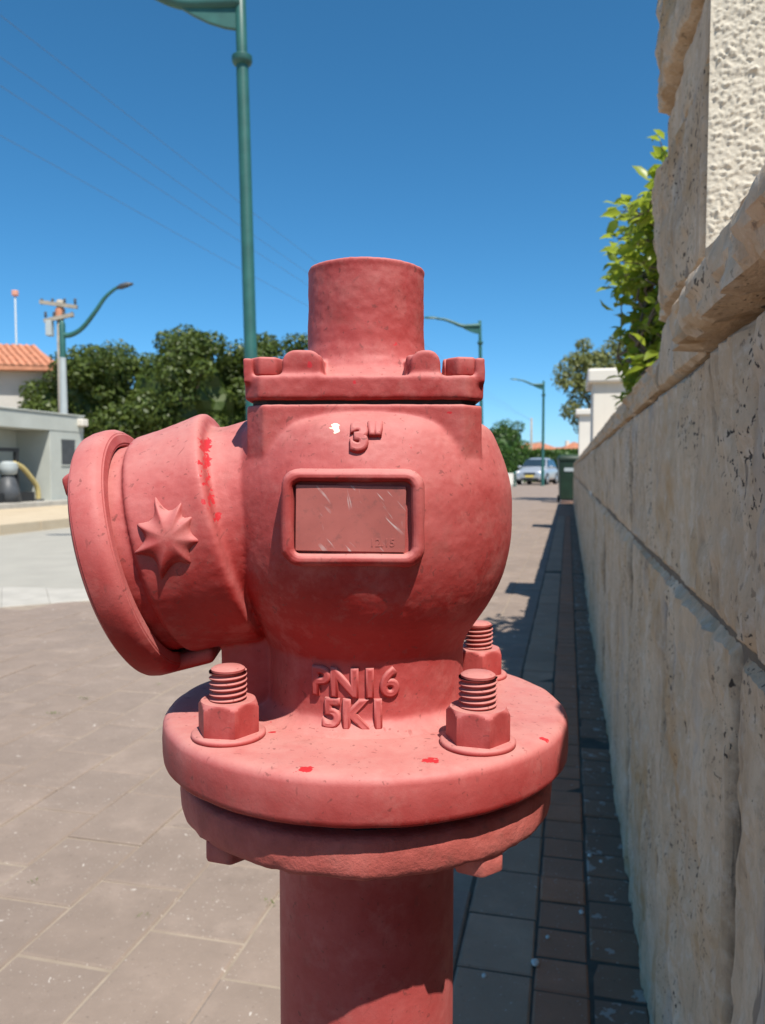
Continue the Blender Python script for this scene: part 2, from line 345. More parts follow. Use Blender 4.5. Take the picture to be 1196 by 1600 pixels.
sheet('road', [(x, y) for y, x in OUT] + [(-8.45, 120), (-8.6, 40), (-8.6, -30)], -.11, M_ROAD)
pave = sheet('pavement', [(WX + .3, -30)] + [(x + .15, y) for y, x in KX] + [(WX + .3, 120)], -.0035, M_SAND)
sheet('far_pavement', [(-8.72, -30), (-8.72, 40), (-8.57, 120), (-60, 120), (-60, -30)], -.004, M_SANDPAVE)
def kx(y):
    ys = [k[0] for k in KX]; xs = [k[1] for k in KX]; return float(np.interp(y, ys, xs))
kerb = thing('kerb', 'pale concrete kerb stones along the near edge of the road', 'kerb')
ki = [(3.0, -4.65), (3.6, -4.55), (4.0, -4.10), (4.44, -3.63), (4.64, -3.41), (4.82, -3.21), (5.1, -3.06), (5.5, -3.02)]
ko = [(4.9, -5.2), (5.02, -4.9), (5.12, -4.55), (5.21, -4.25), (5.235, -3.88), (5.26, -3.52), (5.40, -3.36), (5.6, -3.30)]
for k in range(7):
    q = [ki[k], ki[k + 1], ko[k + 1], ko[k]]; mb = MB(); mb.prism([(x, y) for y, x in q][::-1], -.17, .003); mb.build('kerb_stone', M_KERB, kerb, bevel=.006, bseg=2)
for i in range(20):
    y0 = 5.52 + i * .8; y1 = y0 + .79; x0, x1 = kx(y0), kx(y1)
    mb = MB(); pts = [(x0, y0), (x0 + .15, y0), (x1 + .15, y1), (x1, y1)]; mb.prism(pts, -.17, .004)
    mb.build('kerb_stone', M_KERB, kerb, bevel=.012, bseg=2)
fk = thing('kerb', 'cream kerb stones along the far side of the road', 'kerb')
for i in range(34):
    mb = MB(); y0 = 6 + i; mb.box((-8.66, y0, -.06), (.14, .985, .24)); mb.build('kerb_stone', M_SANDPAVE, fk, bevel=.012)

def paver_mesh(w_, l_, h=.045, ch=.004, seed=0):
    rr = random.Random(seed); g = .0018
    x, y = w_ / 2 - g, l_ / 2 - g; j = lambda: rr.uniform(-.0012, .0012)
    o_ = [(-x + j(), -y + j()), (x + j(), -y + j()), (x + j(), y + j()), (-x + j(), y + j())]
    i_ = [(px * (1 - ch / x), py * (1 - ch / y)) for px, py in o_]
    vs = [(a, b, -h) for a, b in o_] + [(a, b, -ch * .8) for a, b in o_] + [(a, b, rr.uniform(-.0004, .0004)) for a, b in i_]
    fs = [(8, 9, 10, 11)] + [(k, (k + 1) % 4, 4 + (k + 1) % 4, 4 + k) for k in range(4)] + [(4 + k, 4 + (k + 1) % 4, 8 + (k + 1) % 4, 8 + k) for k in range(4)]
    return vs, fs
def lay(name, m, w_, l_, spots, limit, far_limit_name):
    """spots: (x, y, dz, tx, ty); the ones that show largest become parts, the rest one stuff part."""
    metas = []
    for k in range(5):
        v, f = paver_mesh(w_, l_, seed=k); me = bpy.data.meshes.new('m'); me.from_pydata(v, [], f); me.update(); me.materials.append(m); metas.append((v, f, me))
    def vis(s):
        q = Vector((s[0], s[1], 0)); f = -q.x * math.sin(YAW) + q.y * math.cos(YAW); r = q.x * math.cos(YAW) + q.y * math.sin(YAW)
        if f < .3: return 1e6 + f
        u = 598 + r / f * F; v = 735 + E / f * F
        hid = (u < -60 or u > 1010 or v > 1680 or (430 < u < 705 and v > 1370) or (375 < u < 800 and 400 < v < 1290) or (115 < u < 340 and 660 < v < 960))
        return f + (500 if hid else 0)
    spots = sorted(spots, key=vis); n = 0; rest = MB()
    for i, (x, y, dz, tx, ty) in enumerate(spots):
        v, f, me = metas[random.randrange(5)]
        if i < limit:
            o = link(name, me, None, pave); o.location = (x, y, dz); o.rotation_euler = (tx, ty, random.uniform(-.006, .006))
        else:
            rest.add([(x + p[0], y + p[1], dz + p[2] + p[1] * tx - p[0] * ty) for p in v], f)
    if rest.v:
        me = bpy.data.meshes.new('m'); me.from_pydata(rest.v, [], rest.f); me.update(); o = link(far_limit_name, me, m, pave); o['kind'] = 'stuff'
def wob(): return random.gauss(0, .0012), random.gauss(0, .004), random.gauss(0, .005)
sp = []
for i in range(22):
    x = -.19 - .1 - .2 * i; off = (i % 2) * .135 + random.uniform(-.02, .02); y = .15 + off
    while y < 18:
        if x - .1 > kx(y) + .17: sp.append((x, y, *wob()))
        y += .272
lay('paver', M_PAV, .2, .27, sp, 300, 'paver_field')
sp = []; y = .2
while y < 16: sp.append((-.119, y, *wob())); y += .182
lay('kerbside_paver', M_GPAV, .138, .18, sp, 90, 'kerbside_paver_field')
sp = []; y = .22
while y < 16: sp.append((-.0005, y, *wob())); y += .098
lay('brick', M_BRICK, .096, .096, sp, 160, 'brick_field')
sp = []; y = .26
while y < 16: sp.append((.0965, y, random.gauss(0, .002), random.gauss(0, .01), random.gauss(0, .012))); y += .104
lay('stained_brick', M_DBRICK, .094, .102, sp, 150, 'stained_brick_field')
sheet('joint_soil', [(-.196, -2), (WX + .1, -2), (WX + .1, 18), (-.196, 18)], -.0032, M_DIRT, pave)
# paving beyond the blocks that can be told apart
me_far = [(kx(18) + .16, 18), (-.19, 18), (-.19, 110), (kx(110) + .16, 110)]
sheet('far_paving', me_far, .0, M_PAV, pave); sheet('far_brick_strip', [(-.19, 16.02), (WX + .2, 16.02), (WX + .2, 110), (-.19, 110)], .0005, M_DBRICK, pave)
# weeds, pebbles
def tuft(x, y, s, label):
    v = []; f = []
    for k in range(26):
        a = random.uniform(0, 6.28); l = s * random.uniform(.4, 1); px, py = random.gauss(0, s * .5), random.gauss(0, s * .25); d = Vector((math.cos(a), math.sin(a), random.uniform(.4, 1.2))).normalized() * l
        sd = Vector((-math.sin(a), math.cos(a), 0)) * s * .09; b = Vector((x + px, y + py, -.004)); n = len(v)
        v += [b - sd, b + sd, b + d * .6 + sd * .8, b + d]; f += [(n, n + 1, n + 2, n + 3)]
    me = bpy.data.meshes.new('m'); me.from_pydata([tuple(p) for p in v], [], f); tag(link('weed', me, M_WEED), label, 'weed', 'weeds in the paving joints')
def G(px, py):
    f = E * F / (py - 735); return P(f, (px - 598) / F * f)
for px, py, s, lb in ((75, 1121, .022, 'small weed in the sunny paving left of the hydrant, nearest the road'), (126, 1097, .024, 'green weed in the joint just left of the outlet cap foot'), (243, 1073, .014, 'tiny weed in the paving below the outlet cap'),
                  (37, 1394, .016, 'tiny green weed in a joint at the left edge of the paving'), (213, 1452, .014, 'small weed in a cross joint left of the red standpipe'), (412, 1430, .016, 'weed in the joint beside the left of the standpipe'), (330, 1425, .010, 'thin weed line along the joint left of the standpipe')):
    g = G(px, py); tuft(g.x, g.y, s, lb)
def pebble(x, y, s, label):
    bm = bmesh.new(); bmesh.ops.create_icosphere(bm, subdivisions=2, radius=s)
    for v in bm.verts: v.co *= 1 + .25 * noise.noise(v.co * (1.2 / s) + Vector((x * 50, y * 30, 0))); v.co.z *= .6; v.co.y *= 1.35
    me = bpy.data.meshes.new('m'); bm.to_mesh(me); bm.free(); o = link('pebble', me, M_PEB); o.location = (x, y, s * .45); me.polygons.foreach_set('use_smooth', [True] * len(me.polygons)); tag(o, label, 'pebble')
for px, py, s, lb in ((844, 1531, .0075, 'largest pale pebble in the joint between grey pavers and red bricks'), (864, 1487, .004, 'small white pebble lying on a red brick'), (762, 1552, .0045, 'small pale pebble on a shaded grey paver by the standpipe'),
                  (930, 1352, .005, 'white pebble on the stained bricks beside the wall foot'), (948, 1362, .004, 'tiny grey chip next to the white pebble on the stained bricks'), (918, 1446, .005, 'flat pale chip in the joint between both brick rows')):
    g = G(px, py); pebble(g.x, g.y, s, lb)

# ------------------------------------------------------------------ stone wall on the right
def slab(name, y0, y1, z0, z1, xf, parent, res, bulge=.010, depth=.03, rough=.006, seed=0.0, m=None, taper=0.0):
    ny = max(6, int((y1 - y0) / res)); nz = max(6, int((z1 - z0) / res)); vs = []; fs = []
    g = .0022; y0 += g * 2.6; y1 -= g * 2.6; z0 += g; z1 -= g; sd = Vector((seed * 3.1, seed * 1.3, seed * 7.7))
    for j in range(nz + 1):
        for i in range(ny + 1):
            u, v = i / ny, j / nz; y = y0 + (y1 - y0) * u; z = z0 + (z1 - z0) * v
            e = min(u * (y1 - y0), (1 - u) * (y1 - y0), v * (z1 - z0), (1 - v) * (z1 - z0)); k = min(1, e / .011); k = 1 - (1 - k) ** 2
            p = Vector((0, y, z)) + sd
            q_ = Vector((seed, p.y * 13, p.z * 6)); dv = noise.voronoi(q_ + Vector((0, noise.noise(p * 30) * .5, noise.noise(p * 27) * .5)))[0]
            d = bulge * k * (.55 + .45 * noise.fractal(Vector((0, p.y * 4, p.z * 3)), 1, 2, 2)) + rough * (.5 * noise.fractal(Vector((0, p.y * 16, p.z * 8)), .8, 2.1, 5) + 1.0 * (min(.55, dv[1] - dv[0]) - .25) - .9 * max(0, .12 - abs(noise.noise(Vector((3, p.y * 26, p.z * 4.5))))) * 4) * (.35 + .65 * k)
            if taper: d *= min(1, .08 + u / taper)
            ed = .0022 * noise.noise(Vector((1, p.y * 22, p.z * 22)))
            vs.append((xf - d + (.006 if e == 0 else 0), y + (ed if 0 < v < 1 or 1 else 0), z + ed))
    W_ = ny + 1
    for j in range(nz):
        for i in range(ny): a = j * W_ + i; fs.append((a, a + W_, a + W_ + 1, a + 1))
    ring = [i for i in range(W_)] + [j * W_ + ny for j in range(1, nz + 1)] + [nz * W_ + i for i in range(ny - 1, -1, -1)] + [j * W_ for j in range(nz - 1, 0, -1)]
    n = len(vs); vs += [(xf + depth, vs[i][1], vs[i][2]) for i in ring]; L = len(ring)
    for k in range(L): a, b = ring[k], ring[(k + 1) % L]; fs.append((a, b, n + (k + 1) % L, n + k))
    me = bpy.data.meshes.new('m'); me.from_pydata(vs, [], fs); me.polygons.foreach_set('use_smooth', [True] * len(me.polygons)); me.set_sharp_from_angle(angle=R(32)); me.update()
    at = me.attributes.new('joint_grime', 'FLOAT', 'POINT'); gv = []
    for q_, (x, y, z) in enumerate(vs):
        e = min(y - y0, y1 - y) if taper == 0 else 1.0
        gv.append(1.0 if q_ >= n and taper == 0 else max(0.0, 1 - e / (.007 + .012 * max(0, noise.noise(Vector((2, y * 9, z * 14 + seed)))))))
    at.data.foreach_set('value', gv)
    return link(name, me, m or M_STONE, parent)
wall = thing('stone_wall', 'low wall clad in pale limestone slabs, with a tall pillar, along the pavement', 'wall')
mb = MB(); mb.box((WX + .152, 9.8, .505), (.298, 23.6, 1.03)); mb.build('core', M_CORE, wall)
PY0, PY1 = .945, 1.335                     # near pillar
rr = random.Random(3)
def series(fixed, end, lo, hi):
    s = list(fixed)
    while s[-1] < end: s.append(s[-1] + rr.uniform(lo, hi))
    s[-1] = end + .05; return s
up = series([-1.2, -.55, -.06, .36, .832, 1.86, 2.5], 21.55, .45, .8); lo_ = series([-1.2, -.5, .12, .70, 1.19, 1.84, 2.4], 21.55, .42, .75)
for k, (a, b) in enumerate(zip(up, up[1:])):
    res = .010 if b < 2.0 and b > .3 else (.02 if a < 6 else .06); slab('stone_slab', a, b, .7535, 1.024, WX - .0035 * (k % 2), wall, res, rr.uniform(.006, .011), rough=rr.uniform(.009, .014), seed=k + 1.0)
for k, (a, b) in enumerate(zip(lo_, lo_[1:])):
    res = .011 if b < 2.0 and b > .3 else (.02 if a < 6 else .06); slab('stone_slab', a, b, -.02, .7535, WX - .0035 * ((k + 0) % 2), wall, res, rr.uniform(.006, .011), rough=rr.uniform(.009, .014), seed=k + 40.0)
# coping: rough stones with broken faces
def coping(y0, y1, x0, z0, z1, seed, res=.007):
    mb = MB(); n = max(4, int((y1 - y0) / res)); m = 14; sd = Vector((seed * 5.3, seed, seed * 2.2)); vs = []; fs = []
    prof = []
    H = z1 - z0; W_ = .32
    for t in np.linspace(0, 1, 5)[:-1]: prof.append((.07 * (1 - t), 0.0, -1, 0))         # underside toward the face
    for t in np.linspace(0, 1, 8): prof.append((0, H * t, 0, 1))
    for t in np.linspace(0, 1, 6)[1:]: prof.append((W_ * t, H + .004 * t, 2, 1))
    prof.append((W_, 0, 2, 1)); prof.append((.07, 0, -1, 0)); prof = prof[:-1]
    K = len(prof)
    for i in range(n + 1):
        y = y0 + (y1 - y0) * i / n
        for (px, pz, sx, _) in prof:
            p = Vector((px, y, pz)) + sd; dv = noise.voronoi(Vector((p.y * 15, p.z * 22, p.x * 12)) + Vector((noise.noise(p * 30), noise.noise(p * 33), 0)) * .4)[0]; a = .006 * noise.fractal(Vector((p.y * 22, p.z * 40, p.x * 20)), .7, 2, 5) + .005 * noise.noise(Vector((p.y * 5, p.z * 9, 3))) + .020 * (.25 - min(.5, dv[1] - dv[0]))
            edge = .004 if (abs(pz) < 1e-6 or abs(pz - H) < 1e-6) and px < 1e-6 else 0
            vs.append((x0 + px + (a if px < .1 else 0) + edge * .6, y + .006 * noise.noise(p * 25), z0 + pz + (a * .6 if px < .2 else 0) + (edge * .35 if pz < 1e-6 else -edge * .35)))
    for i in range(n):
        for k in range(K): k2 = (k + 1) % K; fs.append((i * K + k, i * K + k2, (i + 1) * K + k2, (i + 1) * K + k))
    fs.append(tuple(range(K))); fs.append(tuple(reversed(range(n * K, n * K + K)))); mb.add(vs, fs)
    return mb.build('coping_stone', M_STONE, wall, smooth=True, sharp=24)
for y0, y1 in ((-1.2, -.66), (-.655, -.1), (-.095, .40), (.405, .950)): coping(y0, y1, WX - .032, 1.034, 1.088, y0 * 3 + 5)
ys = series([1.338, 1.98, 2.6], 21.55, .5, .75)
for k, (a, b) in enumerate(zip(ys, ys[1:])):
    coping(a, b - .006, WX - .008, 1.026, 1.082, k + 20., .010 if a < 3 else .05)
# pillar: stuccoed body with stone pieces on its street face
pil = MB(); pil.box((WX + .225, (PY0 + PY1) / 2 + .004, .83), (.40, PY1 - PY0 - .012, 1.66)); pil = pil.build('pillar', M_STUCCO, wall)
def stucco_face(x0, x1, y, z0, z1, step, parent):
    nx = int((x1 - x0) / step); nz = int((z1 - z0) / step); X = np.linspace(x0, x1, nx + 1); Z = np.linspace(z0, z1, nz + 1); gg = np.random.default_rng(4)
    def gn(sig):
        a = gg.normal(size=(nz + 1, nx + 1)); fx = np.fft.fftfreq(nx + 1)[None]; fz = np.fft.fftfreq(nz + 1)[:, None]; b = np.fft.ifft2(np.fft.fft2(a) * np.exp(-2 * (np.pi * sig) ** 2 * (fx ** 2 + fz ** 2))).real; return b / b.std()
    D = .0009 * np.maximum(0, gn(.8) + .1) + .0008 * np.maximum(0, gn(.55)) + .0002 * gn(2.0) + .0005 * gn(40)
    D[:, :3] *= np.array([0, .4, .8]); D += .0012 * gg.normal(size=D.shape) * .12
    XX, ZZ = np.meshgrid(X, Z); V = np.stack([XX, y - .002 - D, ZZ], -1).reshape(-1, 3)
    V = np.array(V); a = (np.arange(nz)[:, None] * (nx + 1) + np.arange(nx)[None]).ravel(); Fq = np.stack([a, a + 1, a + nx + 2, a + nx + 1], 1)
    me = np_mesh(V, Fq); me.polygons.foreach_set('use_smooth', [True] * len(me.polygons)); return link('stucco_coat', me, M_STUCCO, parent)
stucco_face(WX + .001, WX + .424, PY0 - .006, 1.03, 1.66, .0016, pil)
slab('stone_slab', PY0 - .004, PY1, 1.45, 1.64, .140, pil, .005, .026, .04, .013, seed=90., taper=.55)
slab('stone_slab', PY0 + .001, PY1, 1.355, 1.448, .147, pil, .005, .006, .03, .008, seed=91., taper=.55)
slab('stone_slab', PY0 - .002, PY1, 1.13, 1.353, .141, pil, .005, .024, .04, .014, seed=92., taper=.55)
slab('stone_slab', PY0 + .001, PY1, 1.027, 1.128, .143, pil, .005, .008, .03, .006, seed=93., taper=.55)
# white rendered gate posts further on
def post(label, x, y, w_, d, h, capw):
    t = thing('gate_post', label, 'gate post', (x, y, 0)); mb = MB(); mb.box((w_ / 2, d / 2, h / 2 - .04), (w_, d, h - .08)); mb.build('shaft', M_WHITE, t, bevel=.008)
    mb = MB(); mb.box((w_ / 2, d / 2, h - .045), (w_ + 2 * capw, d + 2 * capw, .09)); mb.build('post_cap', M_WHITE, t, bevel=.015)
post('white rendered gate post with square cap, nearer one behind the wall coping', WX + .002, 5.15, .42, .5, 1.535, .035)
post('farther white rendered gate post with square cap beside the wheelie bin', WX + .002, 12.0, .5, .5, 1.80, .05)

# ------------------------------------------------------------------ the hydrant
HY = thing('fire_hydrant', 'faded red cast iron hydrant with angled capped outlet on a standpipe', 'hydrant', P(.395, -.0081), YAW)
def Z(z): return E + z
MO = Matrix.Translation((0, 0, Z(-.0105))) @ Matrix.Rotation(R(-105), 4, 'Y')
# body profile: r, z relative to the eye
BP = [(.044, .028), (.0585, .022), (.0645, .0143), (.0709, -.005), (.0722, -.0206), (.0713, -.0365), (.0676, -.052), (.0613, -.065), (.0535, -.0765), (.0500, -.083), (.0488, -.088), (.0488, -.108), (.0500, -.1125), (.0535, -.1155), (.059, -.118), (.059, -.124)]
zs = np.array([-p[1] for p in BP]); rs = np.array([p[0] for p in BP])
def rad(z): return float(np.interp(-z, zs, rs))
def dense(prof, n=6):
    out = []
    P_ = [prof[0]] + prof + [prof[-1]]
    for i in range(1, len(P_) - 2):
        p0, p1, p2, p3 = [np.array(q) for q in P_[i - 1:i + 3]]
        for t in np.linspace(0, 1, n, endpoint=False): out.append(tuple(.5 * (2 * p1 + (p2 - p0) * t + (2 * p0 - 5 * p1 + 4 * p2 - p3) * t * t + (3 * p1 - p0 - 3 * p2 + p3) * t ** 3)))
    return out + [prof[-1]]
mb = MB(); mb.lathe([(r, Z(z)) for r, z in dense(BP, 5)], 96)
def octa(a, c): return [(-a + c, -a), (a - c, -a), (a, -a + c), (a, a - c), (a - c, a), (-a + c, a), (-a, a - c), (-a, -a + c)]
mb.prism(octa(.0522, .0085), Z(-.002), Z(.0287))
mb.lathe([(.049, -.01), (.0500, .03), (.0490, .058), (.0500, .0640), (.0512, .0652), (.0562, .0658), (.0580, .0672), (.0581, .0700), (.0570, .078), (.0558, .090), (.0552, .1015), (.0540, .1035), (.0520, .1040), (.0520, .122)], 96, MO)
mb.prism([(-.071, -.014), (-.03, -.014), (-.03, .014), (-.071, .014)], Z(-.124), Z(-.06))
bme = fuse(mb, .00085, 7); jitter(bme, .00018, 50, 3); jitter(bme, .0001, 260, 5)
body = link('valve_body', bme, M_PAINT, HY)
# raised frame with a name plate
MF = Matrix.Translation((-.0042, -.0745, Z(-.0195)))        # front plane of the frame, facing the camera
def rrect(w_, h, r, n=6):
    pts = []
    for cx, cy, a0 in ((w_ / 2 - r, h / 2 - r, 0), (-w_ / 2 + r, h / 2 - r, 90), (-w_ / 2 + r, -h / 2 + r, 180), (w_ / 2 - r, -h / 2 + r, 270)):
        for k in range(n + 1): a = R(a0 + 90 * k / n); pts.append((cx + r * math.cos(a), cy + r * math.sin(a)))
    return pts
rings = [(.0600, .0410, .008, .016), (.0592, .0402, .0076, .003), (.0582, .0392, .0072, .0012), (.0566, .0376, .0066, .0002), (.0546, .0356, .006, -.0003), (.0520, .0330, .005, -.0003),
         (.0498, .0310, .0038, .0003), (.0484, .0298, .003, .0016), (.0480, .0294, .0028, .0045)]
vs = []; fs = []
for w_, h, r, dy in rings: vs += [MF @ Vector((x, dy, y)) for x, y in rrect(w_, h, r)]
N = len(rrect(1, 1, .1))
for i in range(len(rings) - 1):
    for k in range(N): fs.append((i * N + k, i * N + (k + 1) % N, (i + 1) * N + (k + 1) % N, (i + 1) * N + k))
fs.append(tuple(range((len(rings) - 1) * N, len(rings) * N))); mb = MB(); mb.add(vs, fs)
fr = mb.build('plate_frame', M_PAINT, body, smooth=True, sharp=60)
bm = bmesh.new(); bm.from_mesh(fr.data); bmesh.ops.subdivide_edges(bm, edges=bm.edges, cuts=2, use_grid_fill=True); bm.to_mesh(fr.data); bm.free()
fr.data.polygons.foreach_set('use_smooth', [True] * len(fr.data.polygons)); jitter(fr.data, .0005, 110, 8)
mb = MB(); mb.box(MF @ Vector((-.0008, .0028, -.0003)), (.0452, .0014, .0272), Matrix.Rotation(R(1.0), 3, 'Y')); npl = mb.build('name_plate', M_PLATE, fr, bevel=.0002, bseg=1)
def text_mesh(txt, size, ext, bev, res=3, off=0):
    cu = bpy.data.curves.new('t', 'FONT'); cu.body = txt; cu.size = size; cu.extrude = ext; cu.bevel_depth = bev; cu.bevel_resolution = 2; cu.resolution_u = res; cu.align_x = 'CENTER'; cu.offset = off; cu.space_character = 1.04
    o = bpy.data.objects.new('t', cu); sc.collection.objects.link(o); dg = bpy.context.evaluated_depsgraph_get(); dg.update()
    me = bpy.data.meshes.new_from_object(o.evaluated_get(dg)); bpy.data.objects.remove(o); return me
def lettering(txt, size, ext, bev, fn, mtl, parent, jit=0, off=0, name='raised_lettering'):
    me = text_mesh(txt, size, ext, bev, 4, off)
    for v in me.vertices: v.co = fn(*v.co)
    bm = bmesh.new(); bm.from_mesh(me); bmesh.ops.recalc_face_normals(bm, faces=bm.faces); bm.to_mesh(me); bm.free()
    me.polygons.foreach_set('use_smooth', [True] * len(me.polygons)); me.set_sharp_from_angle(angle=R(70))
    return link(name, me, mtl, parent)
def on_neck(x0, z0, rot=0.0):
    def f(x, y, d):
        x, y = x + x0, y + z0
        a = x / .0488; r = min(.0503, max(.0487, rad(y) * .995)) + d; return Vector((r * math.sin(a), -r * math.cos(a), Z(y)))
    return f
lettering('PN16', .0170, .0008, .0011, on_neck(-.0045, -.1004), M_PAINT, body, off=-.0001)
lettering('5K1', .0170, .0008, .0011, on_neck(-.0042, -.1143), M_PAINT, body, off=-.0001)
def on_dome(x0, z0):
    def f(x, y, d):
        x, y = x + x0, y + z0; r = rad(y) + .0002; q = math.sqrt(max(1e-8, r * r - x * x)); return Vector((x, -q - (d + .0005) * .85, Z(y + (d + .0005) * .5)))
    return f
lettering('3"', .0148, .0008, .0011, on_dome(.0012, .0082), M_PAINT, body, off=.0002)
lettering('12.15', .0046, .00012, .00006, lambda x, y, d: MF @ Vector((x + .0122, .0021 - d, y - .0118)), M_PLATE, npl, name='stamped_digits')
# star on the outlet
tips = [(-100, 230), (60, 200), (120, 120), (165, -15), (110, -140), (-60, -230), (-190, -80), (-180, 70)]
K = .000109; base = []; top = []
for i, (tx, ty) in enumerate(tips):
    nx, ny = tips[(i + 1) % 8]; base.append((tx, ty)); mx, my = (tx + nx) / 2, (ty + ny) / 2; L = math.hypot(mx, my); base.append((mx / L * 64, my / L * 64))
pn = Vector((math.cos(R(15)), 0, 0))
axis_o = Vector((0, 0, Z(-.0105))); nd = Vector((-math.cos(R(15)), 0, -math.sin(R(15)))); pd = Vector((-math.sin(R(15)), 0, math.cos(R(15)))); qd = Vector((0, -1, 0))
def on_outlet(sx, sz, h):                # picture-plane offsets on the pipe side facing the road
    c0 = axis_o + nd * .0855 + pd * .0035; p = c0 + Vector((sx, 0, sz)); d = p - axis_o; s_ = d.dot(nd); t = d.dot(pd); r = .0552 + h
    return axis_o + nd * s_ + pd * t + qd * math.sqrt(max(1e-7, r * r - t * t))
vs = []; fs = []; lev = [(1.08, -.0015), (1.0, .0004), (.92, .0022), (.78, .0038), (.5, .0049), (.2, .0054)]
for sc_, h in lev:
    for k, (x, y) in enumerate(base):
        g = sc_ if k % 2 == 0 else min(1.04, sc_ * .55 + .45) if sc_ > .5 else sc_ * 1.2
        vs.append(on_outlet(x * K * g, y * K * g, h))
for i in range(len(lev) - 1):
    for k in range(16): fs.append((i * 16 + k, i * 16 + (k + 1) % 16, (i + 1) * 16 + (k + 1) % 16, (i + 1) * 16 + k))
fs.append(tuple(range(len(lev) * 16 - 16, len(lev) * 16))); mb = MB(); mb.add(vs, fs); smesh = mb.mesh()
smesh = evaluated(smesh, lambda o: setattr(o.modifiers.new('s', 'SUBSURF'), 'levels', 2)); smesh.polygons.foreach_set('use_smooth', [True] * len(smesh.polygons)); link('star_emblem', smesh, M_PAINT, body)
# bonnet with lugs and bolts
mb = MB(); mb.prism(octa(.0527, .0075), Z(.0305), Z(.0412))
mb.lathe([(.045, Z(.036)), (.044, Z(.0415)), (.0385, Z(.0435)), (.033, Z(.0475)), (.0302, Z(.053)), (.0289, Z(.060)), (.0286, Z(.068)), (.0285, Z(.0945)), (.0281, Z(.0966)), (.0270, Z(.0974)), (.012, Z(.0977))], 72)
for sx in (-1, 1):
    for sy in (-1, 1):
        lw = .0135 if sx > 0 else .0175; mb.prism(rrect(lw, .0185, .0058), -.0078, .0078, Matrix.Translation((sx * .0268, sy * .0432, Z(.0430))) @ Matrix.Rotation(R(90), 4, 'X')); mb.box((sx * .0245, sy * .034, Z(.0445)), (.012, .022, .013))
        mb.prism(rrect(.0130, .0175, .0055), -.0075, .0075, Matrix.Translation((sx * .0435, sy * .0262, Z(.0428))) @ Matrix.Rotation(R(90), 4, 'Z') @ Matrix.Rotation(R(90), 4, 'X')); mb.box((sx * .0505, sy * .036, Z(.0435)), (.0046, .026, .011))
bo = fuse(mb, .0008, 14); jitter(bo, .00032, 70, 12); jitter(bo, .0001, 320, 2); 
for v in bo.vertices:                      # the turned top edge of the spindle cover stays crisp
    r_ = math.hypot(v.co.x, v.co.y); u_, w_ = (r_ - .0245) / .0040, (v.co.z - Z(.0937)) / .0040
    if u_ > 0 and w_ > 0:
        k_ = math.hypot(u_, w_) / (u_ ** 7 + w_ ** 7) ** (1 / 7); nr = .0245 + u_ * k_ * .0040; v.co.x *= nr / r_; v.co.y *= nr / r_; v.co.z = Z(.0937) + w_ * k_ * .0040
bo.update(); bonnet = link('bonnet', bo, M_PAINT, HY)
mb = MB(); mb.prism(octa(.0495, .007), Z(.0282), Z(.0312)); mb.build('bonnet_gasket', M_RUB, bonnet)
for sx in (-1, 1):
    for sy in (-1, 1):
        mb = MB(); h0 = Z(.0409); pts = [(sx * .0432 + .0075 * math.cos(R(60 * k + 12)), sy * .0432 + .0075 * math.sin(R(60 * k + 12))) for k in range(6)]
        mb.prism(pts, h0, h0 + .0085); mb.build('bonnet_bolt', M_PAINT, bonnet, smooth=True, bevel=.0012, bseg=3, sharp=40)
# outlet cap
cap = [(.050, .121), (.0530, .121), (.0530, .1106), (.0540, .1097), (.0594, .1099), (.0612, .1118), (.0621, .1132), (.0625, .116), (.0624, .1205), (.0615, .1245), (.0585, .1265), (.050, .1272), (.03, .1275)]
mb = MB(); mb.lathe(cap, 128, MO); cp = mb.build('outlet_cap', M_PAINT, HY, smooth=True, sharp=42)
bm = bmesh.new(); bm.from_mesh(cp.data); bmesh.ops.bevel(bm, geom=[e for e in bm.edges if len(e.link_faces) == 2 and e.calc_face_angle() > R(42)], offset=.0009, segments=2, affect='EDGES', clamp_overlap=True)
bm.to_mesh(cp.data); bm.free(); cp.data.polygons.foreach_set('use_smooth', [True] * len(cp.data.polygons))
mb = MB(); mb.prism([(-.010, .122), (-.006, .1425), (.004, .1425), (.011, .122)], -.011, .011, MO @ Matrix.Translation((.041, 0, 0)) @ Matrix.Rotation(R(90), 4, 'X'))
mb.build('cap_lug', M_PAINT, cp, smooth=True, bevel=.002, sharp=50)
mb = MB(); mb.add([MO @ Vector(q) for q in ((-.0622, -.012, .0935), (-.0545, -.012, .0935), (-.0545, -.012, .119), (-.0622, -.012, .119), (-.0600, .030, .0935), (-.047, .034, .0935), (-.047, .034, .119), (-.0545, .034, .119))], [(0, 1, 2, 3), (7, 6, 5, 4), (0, 4, 5, 1), (1, 5, 6, 2), (2, 6, 7, 3), (3, 7, 4, 0)])
mb.build('cap_lug', M_PAINT, cp, smooth=True, bevel=.0032, bseg=4, sharp=70)
